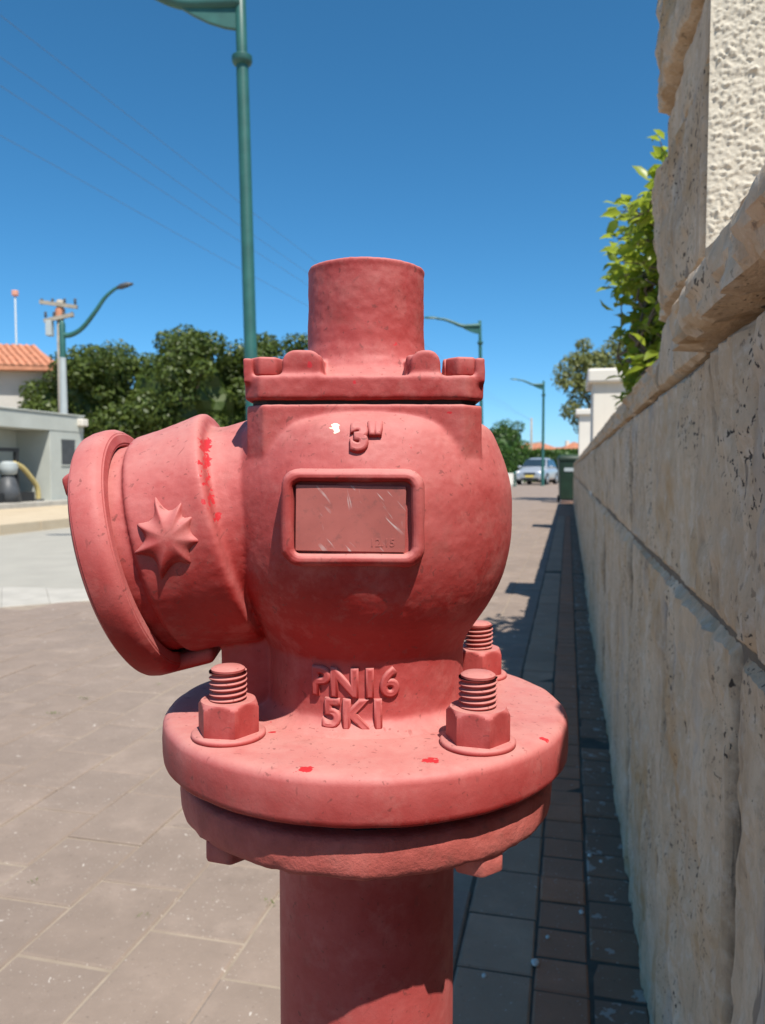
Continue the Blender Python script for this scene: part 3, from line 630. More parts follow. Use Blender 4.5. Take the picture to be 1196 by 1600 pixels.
# flanges
def ring_part(name, prof, m, amp, scl, seed, edge=0):
    mb = MB(); mb.lathe([(r, Z(z)) for r, z in prof], 220); o = mb.build(name, m, HY, smooth=True, sharp=60)
    jitter(o.data, amp, scl, seed)
    if edge:
        for v in o.data.vertices:
            if v.co.z < Z(-.1585) and math.hypot(v.co.x, v.co.y) > .08: v.co.z += edge * noise.fractal(v.co * 130, .8, 2, 3); 
    return o
tf = [(.044, -.1175), (.0535, -.1172), (.065, -.1170), (.078, -.1170), (.090, -.1170), (.0955, -.1172), (.0978, -.1178), (.0993, -.1192), (.0999, -.1212), (.1001, -.127), (.1001, -.1345), (.0998, -.1365), (.0988, -.1378), (.0965, -.1382), (.090, -.1382), (.06, -.1382), (.044, -.1382)]
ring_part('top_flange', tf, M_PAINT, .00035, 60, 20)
ring_part('flange_gasket', [(.045, -.1375), (.0840, -.1375), (.0845, -.1420), (.0840, -.1465), (.045, -.1465)], M_RUB, .0006, 120, 3)
lf = [(.040, -.1450), (.088, -.1450), (.0910, -.1457), (.0920, -.1478), (.0922, -.152), (.0922, -.156), (.0920, -.1590), (.0914, -.1612), (.0897, -.1626), (.07, -.1630), (.040, -.1630)]
ring_part('lower_flange', lf, M_FL, .0006, 95, 31, .0009)
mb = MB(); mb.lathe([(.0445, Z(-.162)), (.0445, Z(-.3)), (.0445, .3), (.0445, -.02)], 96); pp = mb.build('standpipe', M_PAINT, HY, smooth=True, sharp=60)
bz = Z(-.1172)
def stud_bolt(ang, tilt):
    x, y = .0795 * math.sin(R(ang)), -.0795 * math.cos(R(ang))
    mb = MB(); mb.lathe([(.0085, bz - .001), (.0150, bz - .001), (.0163, bz + .0004), (.0163, bz + .0017), (.0155, bz + .0024), (.0085, bz + .0024)], 48); o1 = mb
    b = thing_part = None
    root = bpy.data.objects.new('bolt_set', None); sc.collection.objects.link(root); root.parent = HY; root.location = (x, y, 0)
    o1.build('washer', M_PAINT, root, smooth=True, sharp=50)
    nb = bmesh.new(); h0 = bz + .0022; h1 = h0 + .0142; c = []
    m2 = MB(); A = tilt
    n0 = 48; prof = []
    # hexagon with the chamfer of a turned nut: radius limited by a cone at the top
    vs = []; fs = []
    for zz in (h0, h0 + .0006, h1 - .0027, h1 - .0022, h1 - .0016, h1 - .0010, h1 - .0005, h1):
        lim = .0139 if zz < h1 - .0027 else .0139 - (zz - (h1 - .0027)) * .75
        if zz == h0: lim = .0134
        for k in range(n0):
            a = 2 * math.pi * k / n0; rel = (a - R(30)) % R(60) - R(30); hx = .0120 / math.cos(rel); r = min(hx, lim); vs.append((r * math.cos(a + R(A)), r * math.sin(a + R(A)), zz))
    for j in range(7):
        for k in range(n0): fs.append((j * n0 + k, j * n0 + (k + 1) % n0, (j + 1) * n0 + (k + 1) % n0, (j + 1) * n0 + k))
    fs.append(tuple(reversed(range(n0)))); fs.append(tuple(range(7 * n0, 8 * n0))); m2.add(vs, fs); nb.free()
    m2.build('nut', M_PAINT, root, smooth=True, sharp=24)
    # threaded stud: a real helix
    n1 = 40; pitch = .0024; zz0 = h1 - .002; turns = 7; vs = []; fs = []; steps = turns * n1
    sub = [(.0068, 0), (.0082, .30), (.0083, .48), (.0068, .78)]; cols = len(sub)
    for i in range(steps + 1):
        a = 2 * math.pi * i / n1; zc = zz0 + pitch * i / n1
        for r, q in sub: vs.append((r * math.cos(a), r * math.sin(a), min(zc + q * pitch, h1 + .0128)))
        vs.append((.0068 * math.cos(a), .0068 * math.sin(a), min(zc + pitch, h1 + .0128)))
    C_ = cols + 1
    for i in range(steps):
        for k in range(C_ - 1): fs.append((i * C_ + k, (i + 1) * C_ + k, (i + 1) * C_ + k + 1, i * C_ + k + 1))
    m3 = MB(); m3.add(vs, fs); m3.lathe([(.0066, h0), (.0069, h1 + .0122), (.0074, h1 + .0128), (.0074, h1 + .0138), (.0062, h1 + .0146), (.002, h1 + .0149)], 40)
    m3.build('threaded_stud', M_PAINT, root, smooth=True, sharp=35)
    m4 = MB(); pts = [(.0118 * math.cos(R(60 * k + tilt + 20)), .0118 * math.sin(R(60 * k + tilt + 20))) for k in range(6)]; m4.prism(pts, Z(-.1710), Z(-.1615)); m4.build('bolt_head', M_FL, root, smooth=True, bevel=.0015, sharp=40)
for ang, tl in ((38, 14), (128, 3), (218, 25), (-49, 22)): stud_bolt(ang, tl)

# ------------------------------------------------------------------ street lamps
def bez(pts, n=24):
    return dense([tuple(p) for p in pts], max(2, n // (len(pts) - 1)))
def street_lamp(label, f, r, lean, H=6.4, pr=.068, simple=False):
    t = thing('street_lamp', label, 'street lamp', P(f, r), 0, 'green street lamps along the pavement'); t.rotation_euler = (Matrix.Rotation(YAW, 3, 'Z') @ Matrix.Rotation(R(-lean), 3, 'Y')).to_euler()
    mb = MB(); mb.lathe([(pr * 1.25, -.02), (pr * 1.22, .9), (pr * 1.05, 1.0), (pr, 1.02), (pr * .93, 5.58), (pr * .93, 5.62)], 24); mb.build('pole', M_GREEN, t, smooth=True, sharp=50)
    mb = MB(); mb.lathe([(pr * 1.0, 5.54), (pr * 1.38, 5.56), (pr * 1.55, 5.585), (pr * 1.55, 5.64), (pr * 1.2, 5.66), (pr * .9, 5.665)], 24); mb.build('collar', M_GREEN, t, smooth=True, sharp=40)
    mb = MB(); mb.lathe([(pr * .84, 5.66), (pr * .84, H), (pr * .7, H + .02), (pr * .2, H + .03)], 24); mb.build('pole_top', M_GREEN, t, smooth=True, sharp=50)
    mb = MB(); fin = [(0, 5.93), (-.18, 5.96), (-.36, 6.02), (-.52, 6.10), (-.68, 6.20), (-.66, 6.235), (-.3, 6.22), (0, 6.24)]
    vs = [(x, -.028, z) for x, z in fin] + [(x, .028, z) for x, z in fin]; n = len(fin)
    mb.add(vs, [tuple(range(n)), tuple(reversed(range(n, 2 * n)))] + [(i, n + i, n + (i + 1) % n, (i + 1) % n) for i in range(n)]); mb.build('bracket_fin', M_GREEN, t, bevel=.006)
    path = bez([(0, 0, 6.245), (-.35, 0, 6.235), (-.68, 0, 6.25), (-1.0, 0, 6.38), (-1.3, 0, 6.49), (-1.6, 0, 6.53)], 20)
    k = len(path); mb = MB(); mb.tube(path, [.085 - .05 * i / k for i in range(k)], 14); mb.build('arm', M_GREEN, t, smooth=True)
    mb = MB(); hd = [(-1.5, .05, .035), (-1.62, .085, .055), (-1.8, .11, .07), (-1.98, .09, .055), (-2.08, .03, .02)]; vs = []; fs = []
    for x, wy, hz in hd:
        for q in range(12): a = 2 * math.pi * q / 12; vs.append((x, wy * math.cos(a), 6.535 + (x + 1.5) * -.05 + hz * (math.sin(a) if math.sin(a) > 0 else .35 * math.sin(a))))
    for i in range(4):
        for q in range(12): fs.append((i * 12 + q, i * 12 + (q + 1) % 12, (i + 1) * 12 + (q + 1) % 12, (i + 1) * 12 + q))
    fs += [tuple(range(12)), tuple(range(48, 60))]; mb.add(vs, fs); mb.build('lamp_head', M_GREEN, t, smooth=True, sharp=60)
    mb = MB(); mb.box((0, 0, .005), (.34, .34, .02)); mb.build('base_plate', M_GREEN, t, bevel=.003)
    return t
street_lamp('nearest green street lamp, its tall pole rising behind the left of the hydrant', 9.0, -1.448, 1.18, 6.4, .073).scale = (1, 1, .973)
street_lamp('green street lamp just right of the hydrant top, its arm reaching left', 29.4, 3.74, 1.3)
street_lamp('far green street lamp standing in front of the silver car', 46.0, 9.35, 0.0, 6.45, .085).scale = (.94, .94, .94)
t = thing('street_lamp', 'green street lamp with a swooping arm beside the utility pole, across the road', 'street lamp', P(24, -9.66), YAW, 'green street lamps along the pavement')
mb = MB(); mb.lathe([(.13, -.02), (.11, 2.6), (.085, 4.9), (.08, 5.25)], 20); mb.build('pole', M_GREYPOLE, t, smooth=True)
mb = MB(); mb.lathe([(.092, 4.3), (.092, 5.3), (.05, 5.4)], 20); mb.build('pole_top', M_GREEN, t, smooth=True, sharp=50)
path = bez([(0, 0, 4.98), (.25, 0, 4.98), (.6, 0, 5.18), (1.0, 0, 5.66), (1.3, 0, 6.08), (1.6, 0, 6.34), (1.8, 0, 6.42)], 30); k = len(path)
mb = MB(); mb.tube(path, [.085 - .045 * i / k for i in range(k)], 12); mb.build('arm', M_GREEN, t, smooth=True)
mb = MB(); mb.tube([(1.68, 0, 6.38), (1.8, 0, 6.42), (1.98, 0, 6.475), (2.16, 0, 6.50)], [.05, .085, .08, .03], 12); mb.build('lamp_head', M_DGREY, t, smooth=True)
# utility pole with crossarms
t = thing('utility_pole', 'weathered utility pole with crossarms and insulators above the trees', 'utility pole', P(26.5, -10.72), YAW)
mb = MB(); mb.lathe([(.15, -.05), (.11, 6.55)], 14); mb.build('pole', M_WOOD, t, smooth=True)
for z, w_ in ((6.38, 1.25), (5.95, 1.0)):
    mb = MB(); mb.box((0, -.12, z), (w_, .1, .12), Matrix.Rotation(R(8 if z > 6 else -12), 3, 'Y')); mb.build('crossarm', M_WOOD, t)
    for x in (-.55, -.2, .2, .55):
        mb = MB(); mb.lathe([(.03, z), (.055, z + .08), (.03, z + .12), (.055, z + .16), (.02, z + .2)], 10, Matrix.Translation((x * w_ / 1.25, -.12, 0))); mb.build('insulator', M_DGREY, t, smooth=True)
mb = MB(); mb.box((-.32, -.1, 5.6), (.2, .25, .5)); mb.build('switch_box', M_GREYPOLE, t, bevel=.02)
mb = MB(); mb.lathe([(.10, 5.9), (.16, 6.0), (.16, 6.25), (.10, 6.3)], 12); mb.build('pole_band', M_TILE, t)
t = thing('utility_pole', 'thin distant utility pole beyond the silver car', 'utility pole', P(95, 17.9), YAW)
mb = MB(); mb.lathe([(.16, -.05), (.11, 7.2)], 10); mb.build('pole', M_WOOD, t, smooth=True)
mb = MB(); mb.box((.5, 0, 4.2), (1.6, .12, .14), Matrix.Rotation(R(-8), 3, 'Y')); mb.build('crossarm', M_WOOD, t)
t = thing('mast', 'thin mast with a small pale red head left of the utility pole', 'mast', P(33, -15.2), YAW)
mb = MB(); mb.lathe([(.05, 0), (.035, 8.2)], 8); mb.build('pole', M_GREYPOLE, t, smooth=True)
mb = MB(); mb.box((0, 0, 8.22), (.24, .18, .24)); mb.build('mast_head', M_PINK, t, bevel=.04)
# cables strung along the street
def cable(z0, x0, label, sag=.5):
    a = Vector((x0, -6, z0)); b = P(95, 17.9, 6.9); pts = []
    for i in range(41):
        s_ = i / 40; p = a.lerp(b, s_); p.z -= 4 * sag * s_ * (1 - s_); pts.append(p)
    mb = MB(); mb.tube(pts, .0042, 5); tag(mb.build('overhead_cable', M_WIRE, None, smooth=True), label, 'cable', 'overhead cables across the blue sky')
cable(8.8, -9.9, 'thin overhead cable, highest of those crossing the sky at upper left'); cable(8.0, -9.9, 'thin overhead cable, second from the top at upper left')
cable(7.45, -9.9, 'thin overhead cable, third from the top at upper left'); cable(6.5, -9.9, 'thin overhead cable, lowest of those crossing the sky at upper left')

# ------------------------------------------------------------------ foliage
def leaf_cloud(centers, radii, n, size, squash=(1, 1, .8), shape='quad', outward=.6, seed=1, droop=.0):
    g = np.random.default_rng(seed); c = np.asarray(centers, float); k = len(c); idx = g.integers(0, k, n)
    d = g.normal(size=(n, 3)); d /= np.linalg.norm(d, axis=1)[:, None]; rad_ = np.asarray(radii, float)[idx] * g.uniform(.45, 1.08, n) ** .6
    pos = c[idx] + d * rad_[:, None] * np.array(squash)
    nrm = d * outward + g.normal(size=(n, 3)) * (1 - outward) + np.array([0, 0, .35]); nrm /= np.linalg.norm(nrm, axis=1)[:, None]
    t = np.cross(nrm, g.normal(size=(n, 3))); t[:, 2] -= droop; t -= nrm * (t * nrm).sum(1)[:, None]; t /= np.linalg.norm(t, axis=1)[:, None]; b = np.cross(nrm, t); s_ = size * g.uniform(.6, 1.25, n)[:, None]
    if shape == 'quad':
        V = np.stack([pos - t * s_ * .5, pos + b * s_ * .28 + nrm * s_ * .05, pos + t * s_ * .6, pos - b * s_ * .28 + nrm * s_ * .05], 1).reshape(-1, 3)
        Fq = np.arange(n * 4).reshape(-1, 4); return V, Fq
    # folded leaf: 8 vertices, 6 triangles-worth of quads along a midrib
    V = np.stack([pos - t * s_ * .5, pos - t * s_ * .15 + b * s_ * .20 + nrm * s_ * .07, pos - t * s_ * .15 - nrm * s_ * .0, pos - t * s_ * .15 - b * s_ * .20 + nrm * s_ * .07,
                  pos + t * s_ * .2 + b * s_ * .17 + nrm * s_ * .03, pos + t * s_ * .2 - nrm * s_ * .05, pos + t * s_ * .2 - b * s_ * .17 + nrm * s_ * .03, pos + t * s_ * .55 - nrm * s_ * .16], 1).reshape(-1, 3)
    q = np.array([[0, 1, 2, 2], [0, 2, 3, 3], [1, 4, 5, 2], [2, 5, 6, 3], [4, 7, 5, 5], [5, 7, 6, 6]])
    tri = np.array([[0, 1, 2], [0, 2, 3], [1, 4, 5], [1, 5, 2], [2, 5, 6], [2, 6, 3], [4, 7, 5], [5, 7, 6]])
    Ft = (np.arange(n)[:, None, None] * 8 + tri[None]).reshape(-1, 3); return V, Ft
def limbs(mb, base, h, targets, r0, g):
    mb.tube([base, base + Vector((g.uniform(-.1, .1), g.uniform(-.1, .1), h * .5)), base + Vector((0, 0, h))], [r0, r0 * .8, r0 * .65], 9)
    top = base + Vector((0, 0, h * .92))
    for c in targets:
        c = Vector(c); mid = top.lerp(c, .5) + Vector((0, 0, .12 * (c - top).length)); mb.tube([top, mid, c], [r0 * .42, r0 * .25, r0 * .06], 6)
def tree(label, base, crown_c, crown_r, n_cl, cl_r, n, size, m, name='tree', trunk=.2, seed=1, core=True, cat='tree', fill=.55, group=None, squash=(1, 1, .8), pw=2.0):
    g = np.random.default_rng(seed); t = thing(name, label, cat, base, 0, group); cc = np.array(crown_c) - np.array(base)
    C_ = []; tries = 0
    while len(C_) < n_cl and tries < 4000:
        tries += 1; d = g.normal(size=3); d /= (np.abs(d) ** pw).sum() ** (1 / pw); k = g.uniform(fill, 1.0); p = cc + d * np.array(crown_r) * k
        if p[2] > .35 * cl_r: C_.append(p)
    rr_ = g.uniform(.65, 1.25, len(C_)) * cl_r
    V, Fq = leaf_cloud(C_, rr_, n, size, seed=seed + 5, squash=squash)
    link('crown', np_mesh(V, Fq), m, t)
    if core:
        bm = bmesh.new(); bmesh.ops.create_icosphere(bm, subdivisions=4, radius=1)
        for v in bm.verts:
            k = .72 * (1 + .25 * noise.noise(v.co * 3 + Vector((seed, 0, 0)))); v.co = Vector((v.co.x * crown_r[0] * k, v.co.y * crown_r[1] * k, v.co.z * crown_r[2] * k)) + Vector(cc)
        me = bpy.data.meshes.new('m'); bm.to_mesh(me); bm.free(); link('inner_foliage', me, m, t)
    mb = MB(); limbs(mb, Vector((0, 0, -.05)), max(.4, cc[2] - crown_r[2] * .55), [C_[i] for i in range(0, len(C_), max(1, len(C_) // 9))], trunk, random.Random(seed)); mb.build('trunk', M_BARK, t, smooth=True)
    return t
def tb(f, r): return tuple(P(f, r))
def tc_(f, r, z): return tuple(P(f, r, z))
FG = 'ficus trees across the road'
tree('dense dark ficus at the left end of the row, beside the utility pole', tb(29, -11.0), tc_(29, -10.7, 2.75), (2.4, 2.0, 2.65), 70, .62, 24000, .17, M_FICUS, 'ficus_tree', .22, 11, group=FG, pw=3.2)
tree('broad dark ficus, tallest of the row behind the outlet', tb(28, -7.0), tc_(28, -7.0, 2.95), (2.6, 2.2, 2.75), 84, .62, 28000, .17, M_FICUS, 'ficus_tree', .25, 12, group=FG, pw=3.2)
tree('ficus standing directly behind the nearest lamp pole', tb(29, -4.2), tc_(29, -4.2, 2.9), (2.4, 2.1, 2.75), 76, .62, 25000, .17, M_FICUS, 'ficus_tree', .24, 13, group=FG, pw=3.2)
tree('yellowish green ficus at the right end of the row, beside the hydrant top', tb(30, -2.0), tc_(30, -1.6, 2.8), (2.2, 2.0, 2.6), 66, .62, 22000, .17, M_FICUS, 'ficus_tree', .22, 14, group=FG, pw=3.2)
tree('round dark tree just right of the hydrant bulge, above the hedge', tb(66, 10.0), tc_(66, 10.2, 3.3), (1.7, 1.7, 1.75), 34, .55, 7000, .20, M_HEDGE, 'round_tree', .16, 21)
tree('airy olive green tree standing behind the white gate posts', tb(23, 6.3), tc_(23, 6.2, 3.35), (1.2, 1.2, 1.45), 60, .34, 10000, .11, M_OLIVE, 'garden_tree', .10, 31, core=False, fill=.35)
tree('low dark bush beside the bin, at the end of the hedge', tb(58, 13.6), tc_(58, 13.6, 1.3), (1.0, .9, 1.2), 20, .4, 3000, .14, M_HEDGE, 'bush', .06, 33, cat='bush')
# hedge
def hedge(label, f, r0, r1, h, seed):
    t = thing('hedge', label, 'hedge', tuple(P(f, (r0 + r1) / 2)), YAW); L = r1 - r0; g = np.random.default_rng(seed); n = 9000
    pos = np.stack([g.uniform(-L / 2, L / 2, n), g.uniform(-.5, .5, n), g.uniform(0, h, n)], 1); side = g.integers(0, 3, n); pos[side == 0, 1] = -.5 + g.normal(0, .05, (side == 0).sum()); pos[side == 1, 2] = h + g.normal(0, .07, (side == 1).sum())
    V, Fq = leaf_cloud(pos, np.full(n, .05), n, .2, seed=seed); link('foliage', np_mesh(V, Fq), M_HEDGE, t)
    mb = MB(); mb.box((0, 0, h * .48), (L - .1, .85, h * .95)); mb.build('inner_foliage', M_HEDGE, t)
hedge('long clipped green hedge behind the silver car', 60, 8.2, 15.5, 2.35, 5)
# citrus bush over the wall, real leaves on twigs
t = thing('citrus_bush', 'bright green citrus bush leaning over the wall beside the pillar', 'bush', (.66, 3.4, 0)); g = random.Random(5); ends = []; tw = MB()
def twig(p, d, l, r, depth):
    pts = [p]; q = p.copy(); dd = d.copy()
    for i in range(5):
        dd = (dd + Vector((g.gauss(0, .16), g.gauss(0, .16), g.gauss(.02, .12)))).normalized()
        if q.z > (1.92 if p.z < 1.9 and r < .0125 else 2.3) and dd.z > 0: dd.z *= -.5; dd.normalize()
        lim = -.50 if 1.62 < p.z < 1.95 else -.42 if p.z < 1.62 else -.36
        if q.x < lim + .06 and dd.x < 0: dd.x *= -.4; dd.normalize()
        q = q + dd * l / 5; pts.append(q.copy())
    tw.tube(pts, [r * (1 - .13 * i) for i in range(6)], 6)
    if depth == 0:
        for i in range(1, 6): ends.append((pts[i], (pts[i] - pts[i - 1]).normalized()))
        return
    for k in range(5 if depth > 1 else 6):
        i = g.randint(2, 5); a = Vector((g.gauss(0, 1), g.gauss(0, 1), g.gauss(.15, .7))).normalized(); twig(pts[i], (dd * .5 + a).normalized(), l * .62, r * .6, depth - 1)
for k in range(12): pass
tw.tube([(0, 0, 0), (.02, 0, .5), (0, .02, .95)], [.035, .03, .026], 8)
for d, l in (((-.22, -.1, 1), .75), ((-.40, .2, .75), .5), ((.2, -.2, 1), .6), ((-.5, -.25, .55), .46), ((0, .4, 1), .7), ((-.6, -.1, .34), .42), ((.5, .1, .6), .5), ((-.30, .1, .9), .75), ((-.7, .3, .25), .40), ((-.1, .2, 1), .85), ((-.45, 0, .7), .5), ((-.3, -.2, .6), .5), ((-.2, -.3, .9), .8), ((-.35, .3, .8), .6), ((0, -.2, 1), .95), ((-.15, .1, 1), .65), ((-.5, .1, .5), .36), ((-.4, -.2, .3), .36), ((-.3, .2, .45), .4), ((-.1, -.1, 1), .5), ((-.30, 0, 1), .9), ((-.35, -.15, .8), .7), ((-.38, .1, .6), .6), ((-.2, 0, 1), 1.0), ((-.45, 0, .85), .6), ((-.4, -.1, .45), .5)):
    twig(Vector((0, .0, .85)), Vector(d).normalized(), l, .013, 2)
tw.build('branches', M_BARK, t, smooth=True)
V = []; Fx = []
for (p, d) in ends:
    if p.x < -.44 and p.z < 1.25: continue
    for k in range(4 if g.random() < .7 else 3):
        a = Vector((g.gauss(0, 1), g.gauss(0, 1), g.gauss(.1, .6))).normalized(); ax = (d * .5 + a).normalized(); up_ = (Vector((0, 0, 1)) + Vector((g.gauss(0, .5), g.gauss(0, .5), 0))).normalized()
        b = ax.cross(up_); b = b.normalized() if b.length > 1e-3 else Vector((1, 0, 0)); nn = b.cross(ax).normalized(); s_ = g.uniform(.048, .085); n = len(V); c0 = p + ax * .006 + Vector((g.gauss(0, .018), g.gauss(0, .018), g.gauss(0, .018)))
        V += [c0, c0 + ax * s_ * .35 + b * s_ * .24 + nn * s_ * .08, c0 + ax * s_ * .35, c0 + ax * s_ * .35 - b * s_ * .24 + nn * s_ * .08, c0 + ax * s_ * .7 + b * s_ * .18 + nn * s_ * .03, c0 + ax * s_ * .7 - nn * s_ * .05, c0 + ax * s_ * .7 - b * s_ * .18 + nn * s_ * .03, c0 + ax * s_ - nn * s_ * .17]
        Fx += [(n, n + 1, n + 2), (n, n + 2, n + 3), (n + 1, n + 4, n + 5), (n + 1, n + 5, n + 2), (n + 2, n + 5, n + 6), (n + 2, n + 6, n + 3), (n + 4, n + 7, n + 5), (n + 5, n + 7, n + 6)]
me = np_mesh([tuple(v) for v in V], Fx); me.polygons.foreach_set('use_smooth', [True] * len(me.polygons)); link('leaves', me, M_LEMON, t)
# distant palm above the trees
t = thing('palm_tree', 'distant feathery palm crown above the left trees', 'palm', tuple(P(62, -21.6)), YAW); mb = MB(); mb.lathe([(.2, 0), (.14, 9.6)], 10); mb.build('trunk', M_BARK, t, smooth=True); V = []; Fq = []
for k in range(16):
    a = 2 * math.pi * k / 16 + random.uniform(-.1, .1); el = random.uniform(.1, 1.2); d = Vector((math.cos(a) * math.cos(el), math.sin(a) * math.cos(el), math.sin(el))); p = Vector((0, 0, 9.6))
    for i in range(12):
        q = p + d * .13; d.z -= .09; d.normalize(); s_ = Vector((-d.y, d.x, 0)).normalized()
        for sg in (-1, 1):
            n = len(V); e = p + s_ * sg * .42 + d * .22 + Vector((0, 0, -.12)); V += [p, q, e + d * .02, e]; Fq.append((n, n + 1, n + 2, n + 3))
        p = q
link('crown', np_mesh([tuple(v) for v in V], Fq), M_PALM, t)

# ------------------------------------------------------------------ concrete meter enclosure across the road
# long axis runs along the street (local x), front faces the road (local -y)
me_y = 19.3                                # world y of its right-hand end
enc = thing('meter_enclosure', 'grey concrete utility meter enclosure open towards the road', 'enclosure', (-13.0, me_y, 0), R(90))
def ebox(name, x0, x1, y0, y1, z0, z1, m, parent=enc, bevel=.012):
    mb = MB(); mb.box(((x0 + x1) / 2, (y0 + y1) / 2, (z0 + z1) / 2), (x1 - x0, y1 - y0, z1 - z0)); return mb.build(name, m, parent, bevel=bevel)
ebox('roof_beam', -9, 0, 0, 1.3, 1.93, 2.36, M_CONC); ebox('right_post', -1.45, 0, .012, 1.28, -.1, 1.928, M_CONC); ebox('back_wall', -9, -1.452, 1.0, 1.28, -.1, 1.928, M_CONC)
ebox('base_slab', -9, .12, -.25, 1.4, -.1, .12, M_KERB); ebox('left_post', -9, -8, .012, .99, .12, 1.928, M_CONC)
ebox('cornice', -9.02, .03, -.03, 1.33, 2.362, 2.40, M_CONC)
w1 = ebox('window', -.98, -.42, -.008, .012, 1.05, 1.72, M_DGREY, bevel=0)
for z0, z1 in ((1.02, 1.05), (1.72, 1.75)): ebox('window_frame', -1.01, -.39, -.012, .013, z0, z1, M_CONC, w1, 0)
t = thing('lamp_box', 'small white wall lamp on the corner of the meter enclosure', 'wall lamp', (-12.9, me_y - .15, 2.1), R(90))
mb = MB(); mb.box((0, .04, .1), (.28, .2, .2)); mb.build('housing', M_PALE, t, bevel=.03)
mb = MB(); mb.box((0, .2, .1), (.07, .15, .07)); mb.build('bracket', M_DGREY, t)
t = thing('water_meter', 'black framed stand holding a grey meter inside the concrete enclosure', 'meter', (-13.25, me_y - 2.75, .12), R(90))
for x in (-.45, .3):
    mb = MB(); mb.box((x, 0, .62), (.09, .09, 1.24)); mb.build('frame_leg', M_BLACK, t)
mb = MB(); mb.box((-.07, 0, 1.28), (.86, .1, .09)); mb.build('top_bar', M_BLACK, t)
mb = MB(); mb.lathe([(.12, .66), (.2, .70), (.24, .84), (.22, .95), (.1, 1.0)], 16, Matrix.Translation((.0, 0, 0))); mb.build('meter_body', M_GREYPOLE, t, smooth=True, sharp=50)
mb = MB(); mb.lathe([(.30, .0), (.26, .3), (.14, .68)], 16, Matrix.Translation((.0, 0, 0))); mb.build('pedestal', M_DGREY, t, smooth=True)
t = thing('gas_pipe', 'yellow bent gas pipe inside the concrete enclosure', 'pipe', (-13.2, me_y - 2.05, .12), R(90))
mb = MB(); mb.tube(bez([(-.55, 0, .95), (-.25, 0, .85), (.05, 0, .62), (.3, 0, .35), (.35, 0, 0)], 20), .065, 10); mb.build('pipe', M_YEL, t, smooth=True)
mb = MB(); mb.lathe([(.13, 0), (.13, .05)], 14, Matrix.Translation((.35, 0, .0))); mb.build('pipe_foot', M_DGREY, t)
tag(ebox('planter_box', -7.6, -1.9, .15, .9, .12, .36, M_BLACK, None, .02), 'long dark trough on the floor of the concrete enclosure', 'trough')
bpy.data.objects['planter_box'].location = (-13.0, me_y, 0); bpy.data.objects['planter_box'].rotation_euler = (0, 0, R(90))
# houses
def house(label, f, r, rz, wx, wy, h, rh, wall_m, ov=.45, windows=(), chimney=False, hip=1.0):
    t = thing('house', label, 'house', tuple(P(f, r)), YAW + rz); mb = MB(); mb.box((0, 0, h / 2 - .1), (wx, wy, h + .2)); wl_ = mb.build('wall', wall_m, t)
    a, b = wx / 2 + ov, wy / 2 + ov; k = min(a, b) * hip * .98; rf = thing_roof = None
    mb = MB(); mb.add([(-a, -b, h), (a, -b, h), (a, b, h), (-a, b, h), (-a + k, 0, h + rh), (a - k, 0, h + rh), (-a, -b, h - .16), (a, -b, h - .16), (a, b, h - .16), (-a, b, h - .16)],
                   [(0, 1, 5, 4), (1, 2, 5), (2, 3, 4, 5), (3, 0, 4), (0, 6, 7, 1), (1, 7, 8, 2), (2, 8, 9, 3), (3, 9, 6, 0), (9, 8, 7, 6)]); rf = mb.build('roof', M_TILE, t)
    # courses of roof tiles on the slopes facing the road, joined
    rows = max(6, int(rh / .11)); mbt = MB()
    for j in range(rows):
        s0, s1 = j / rows, (j + 1) / rows; y0, y1 = -b + b * s0, -b + b * s1; z0, z1 = h + rh * s0, h + rh * s1; x0 = a - k * s0
        n = max(4, int(2 * x0 / .25))
        for i in range(n):
            xa = -x0 + 2 * x0 * i / n; xb = xa + 2 * x0 / n * .86; mbt.add([(xa, y0 - .02, z0 + .015), ((xa + xb) / 2, y0 - .03, z0 + .085), (xb, y0 - .02, z0 + .015), (xb, y1, z1 + .01), ((xa + xb) / 2, y1 - .01, z1 + .06), (xa, y1, z1 + .01)], [(0, 1, 4, 5), (1, 2, 3, 4), (0, 2, 1)])
    tt = mbt.build('roof_tiles', M_TILE, rf); tt['kind'] = 'stuff'
    if chimney:
        mb = MB(); mb.box((-wx * .2, .3, h + rh * .8), (.5, .5, 1.0)); mb.build('chimney', wall_m, rf)
    for x, z, ww, wh in windows:
        mb = MB(); mb.box((x, -wy / 2 - .02, z), (ww + .16, .1, wh + .16)); wf = mb.build('window', M_PALE, t); mb = MB(); mb.box((x, -wy / 2 - .065, z), (ww, .03, wh)); mb.build('pane', M_GLASS, wf)
    return t
house('grey plastered house with a red tiled roof behind the meter enclosure', 32, -17.4, R(10), 8.4, 6.0, 4.75, 1.25, M_HWALL, .5, ((1.6, 2.6, .9, 1.2), (-1.0, 2.6, .9, 1.2)), True, .45)
house('far pale house with an orange roof left of the far lamp', 105, 20.2, R(6), 8.0, 6, 2.9, 1.6, M_PALE, .4, ((-2, 1.5, 1, 1.1), (1.6, 1.5, 1, 1.1)))
house('far cream house with a low roof right of the far lamp', 112, 25.2, R(-8), 6.5, 6, 3.6, .55, M_PALE, .3, ((-1, 1.7, .9, 1.1), (1.4, 1.7, .9, 1.1)))
house('farthest house with an orange roof above the wheelie bin', 118, 28.6, R(4), 4.6, 5, 3.7, 1.4, M_PALE, .4, ((0, 1.8, .9, 1.1),), True)
mb = MB(); mb.box((0, 0, .3), (5.5, .2, .8)); o = mb.build('garden_wall', M_WHITE, None); o.location = P(57, 7.4); o.rotation_euler = (0, 0, YAW); tag(o, 'low white garden wall under the hedge', 'garden wall')
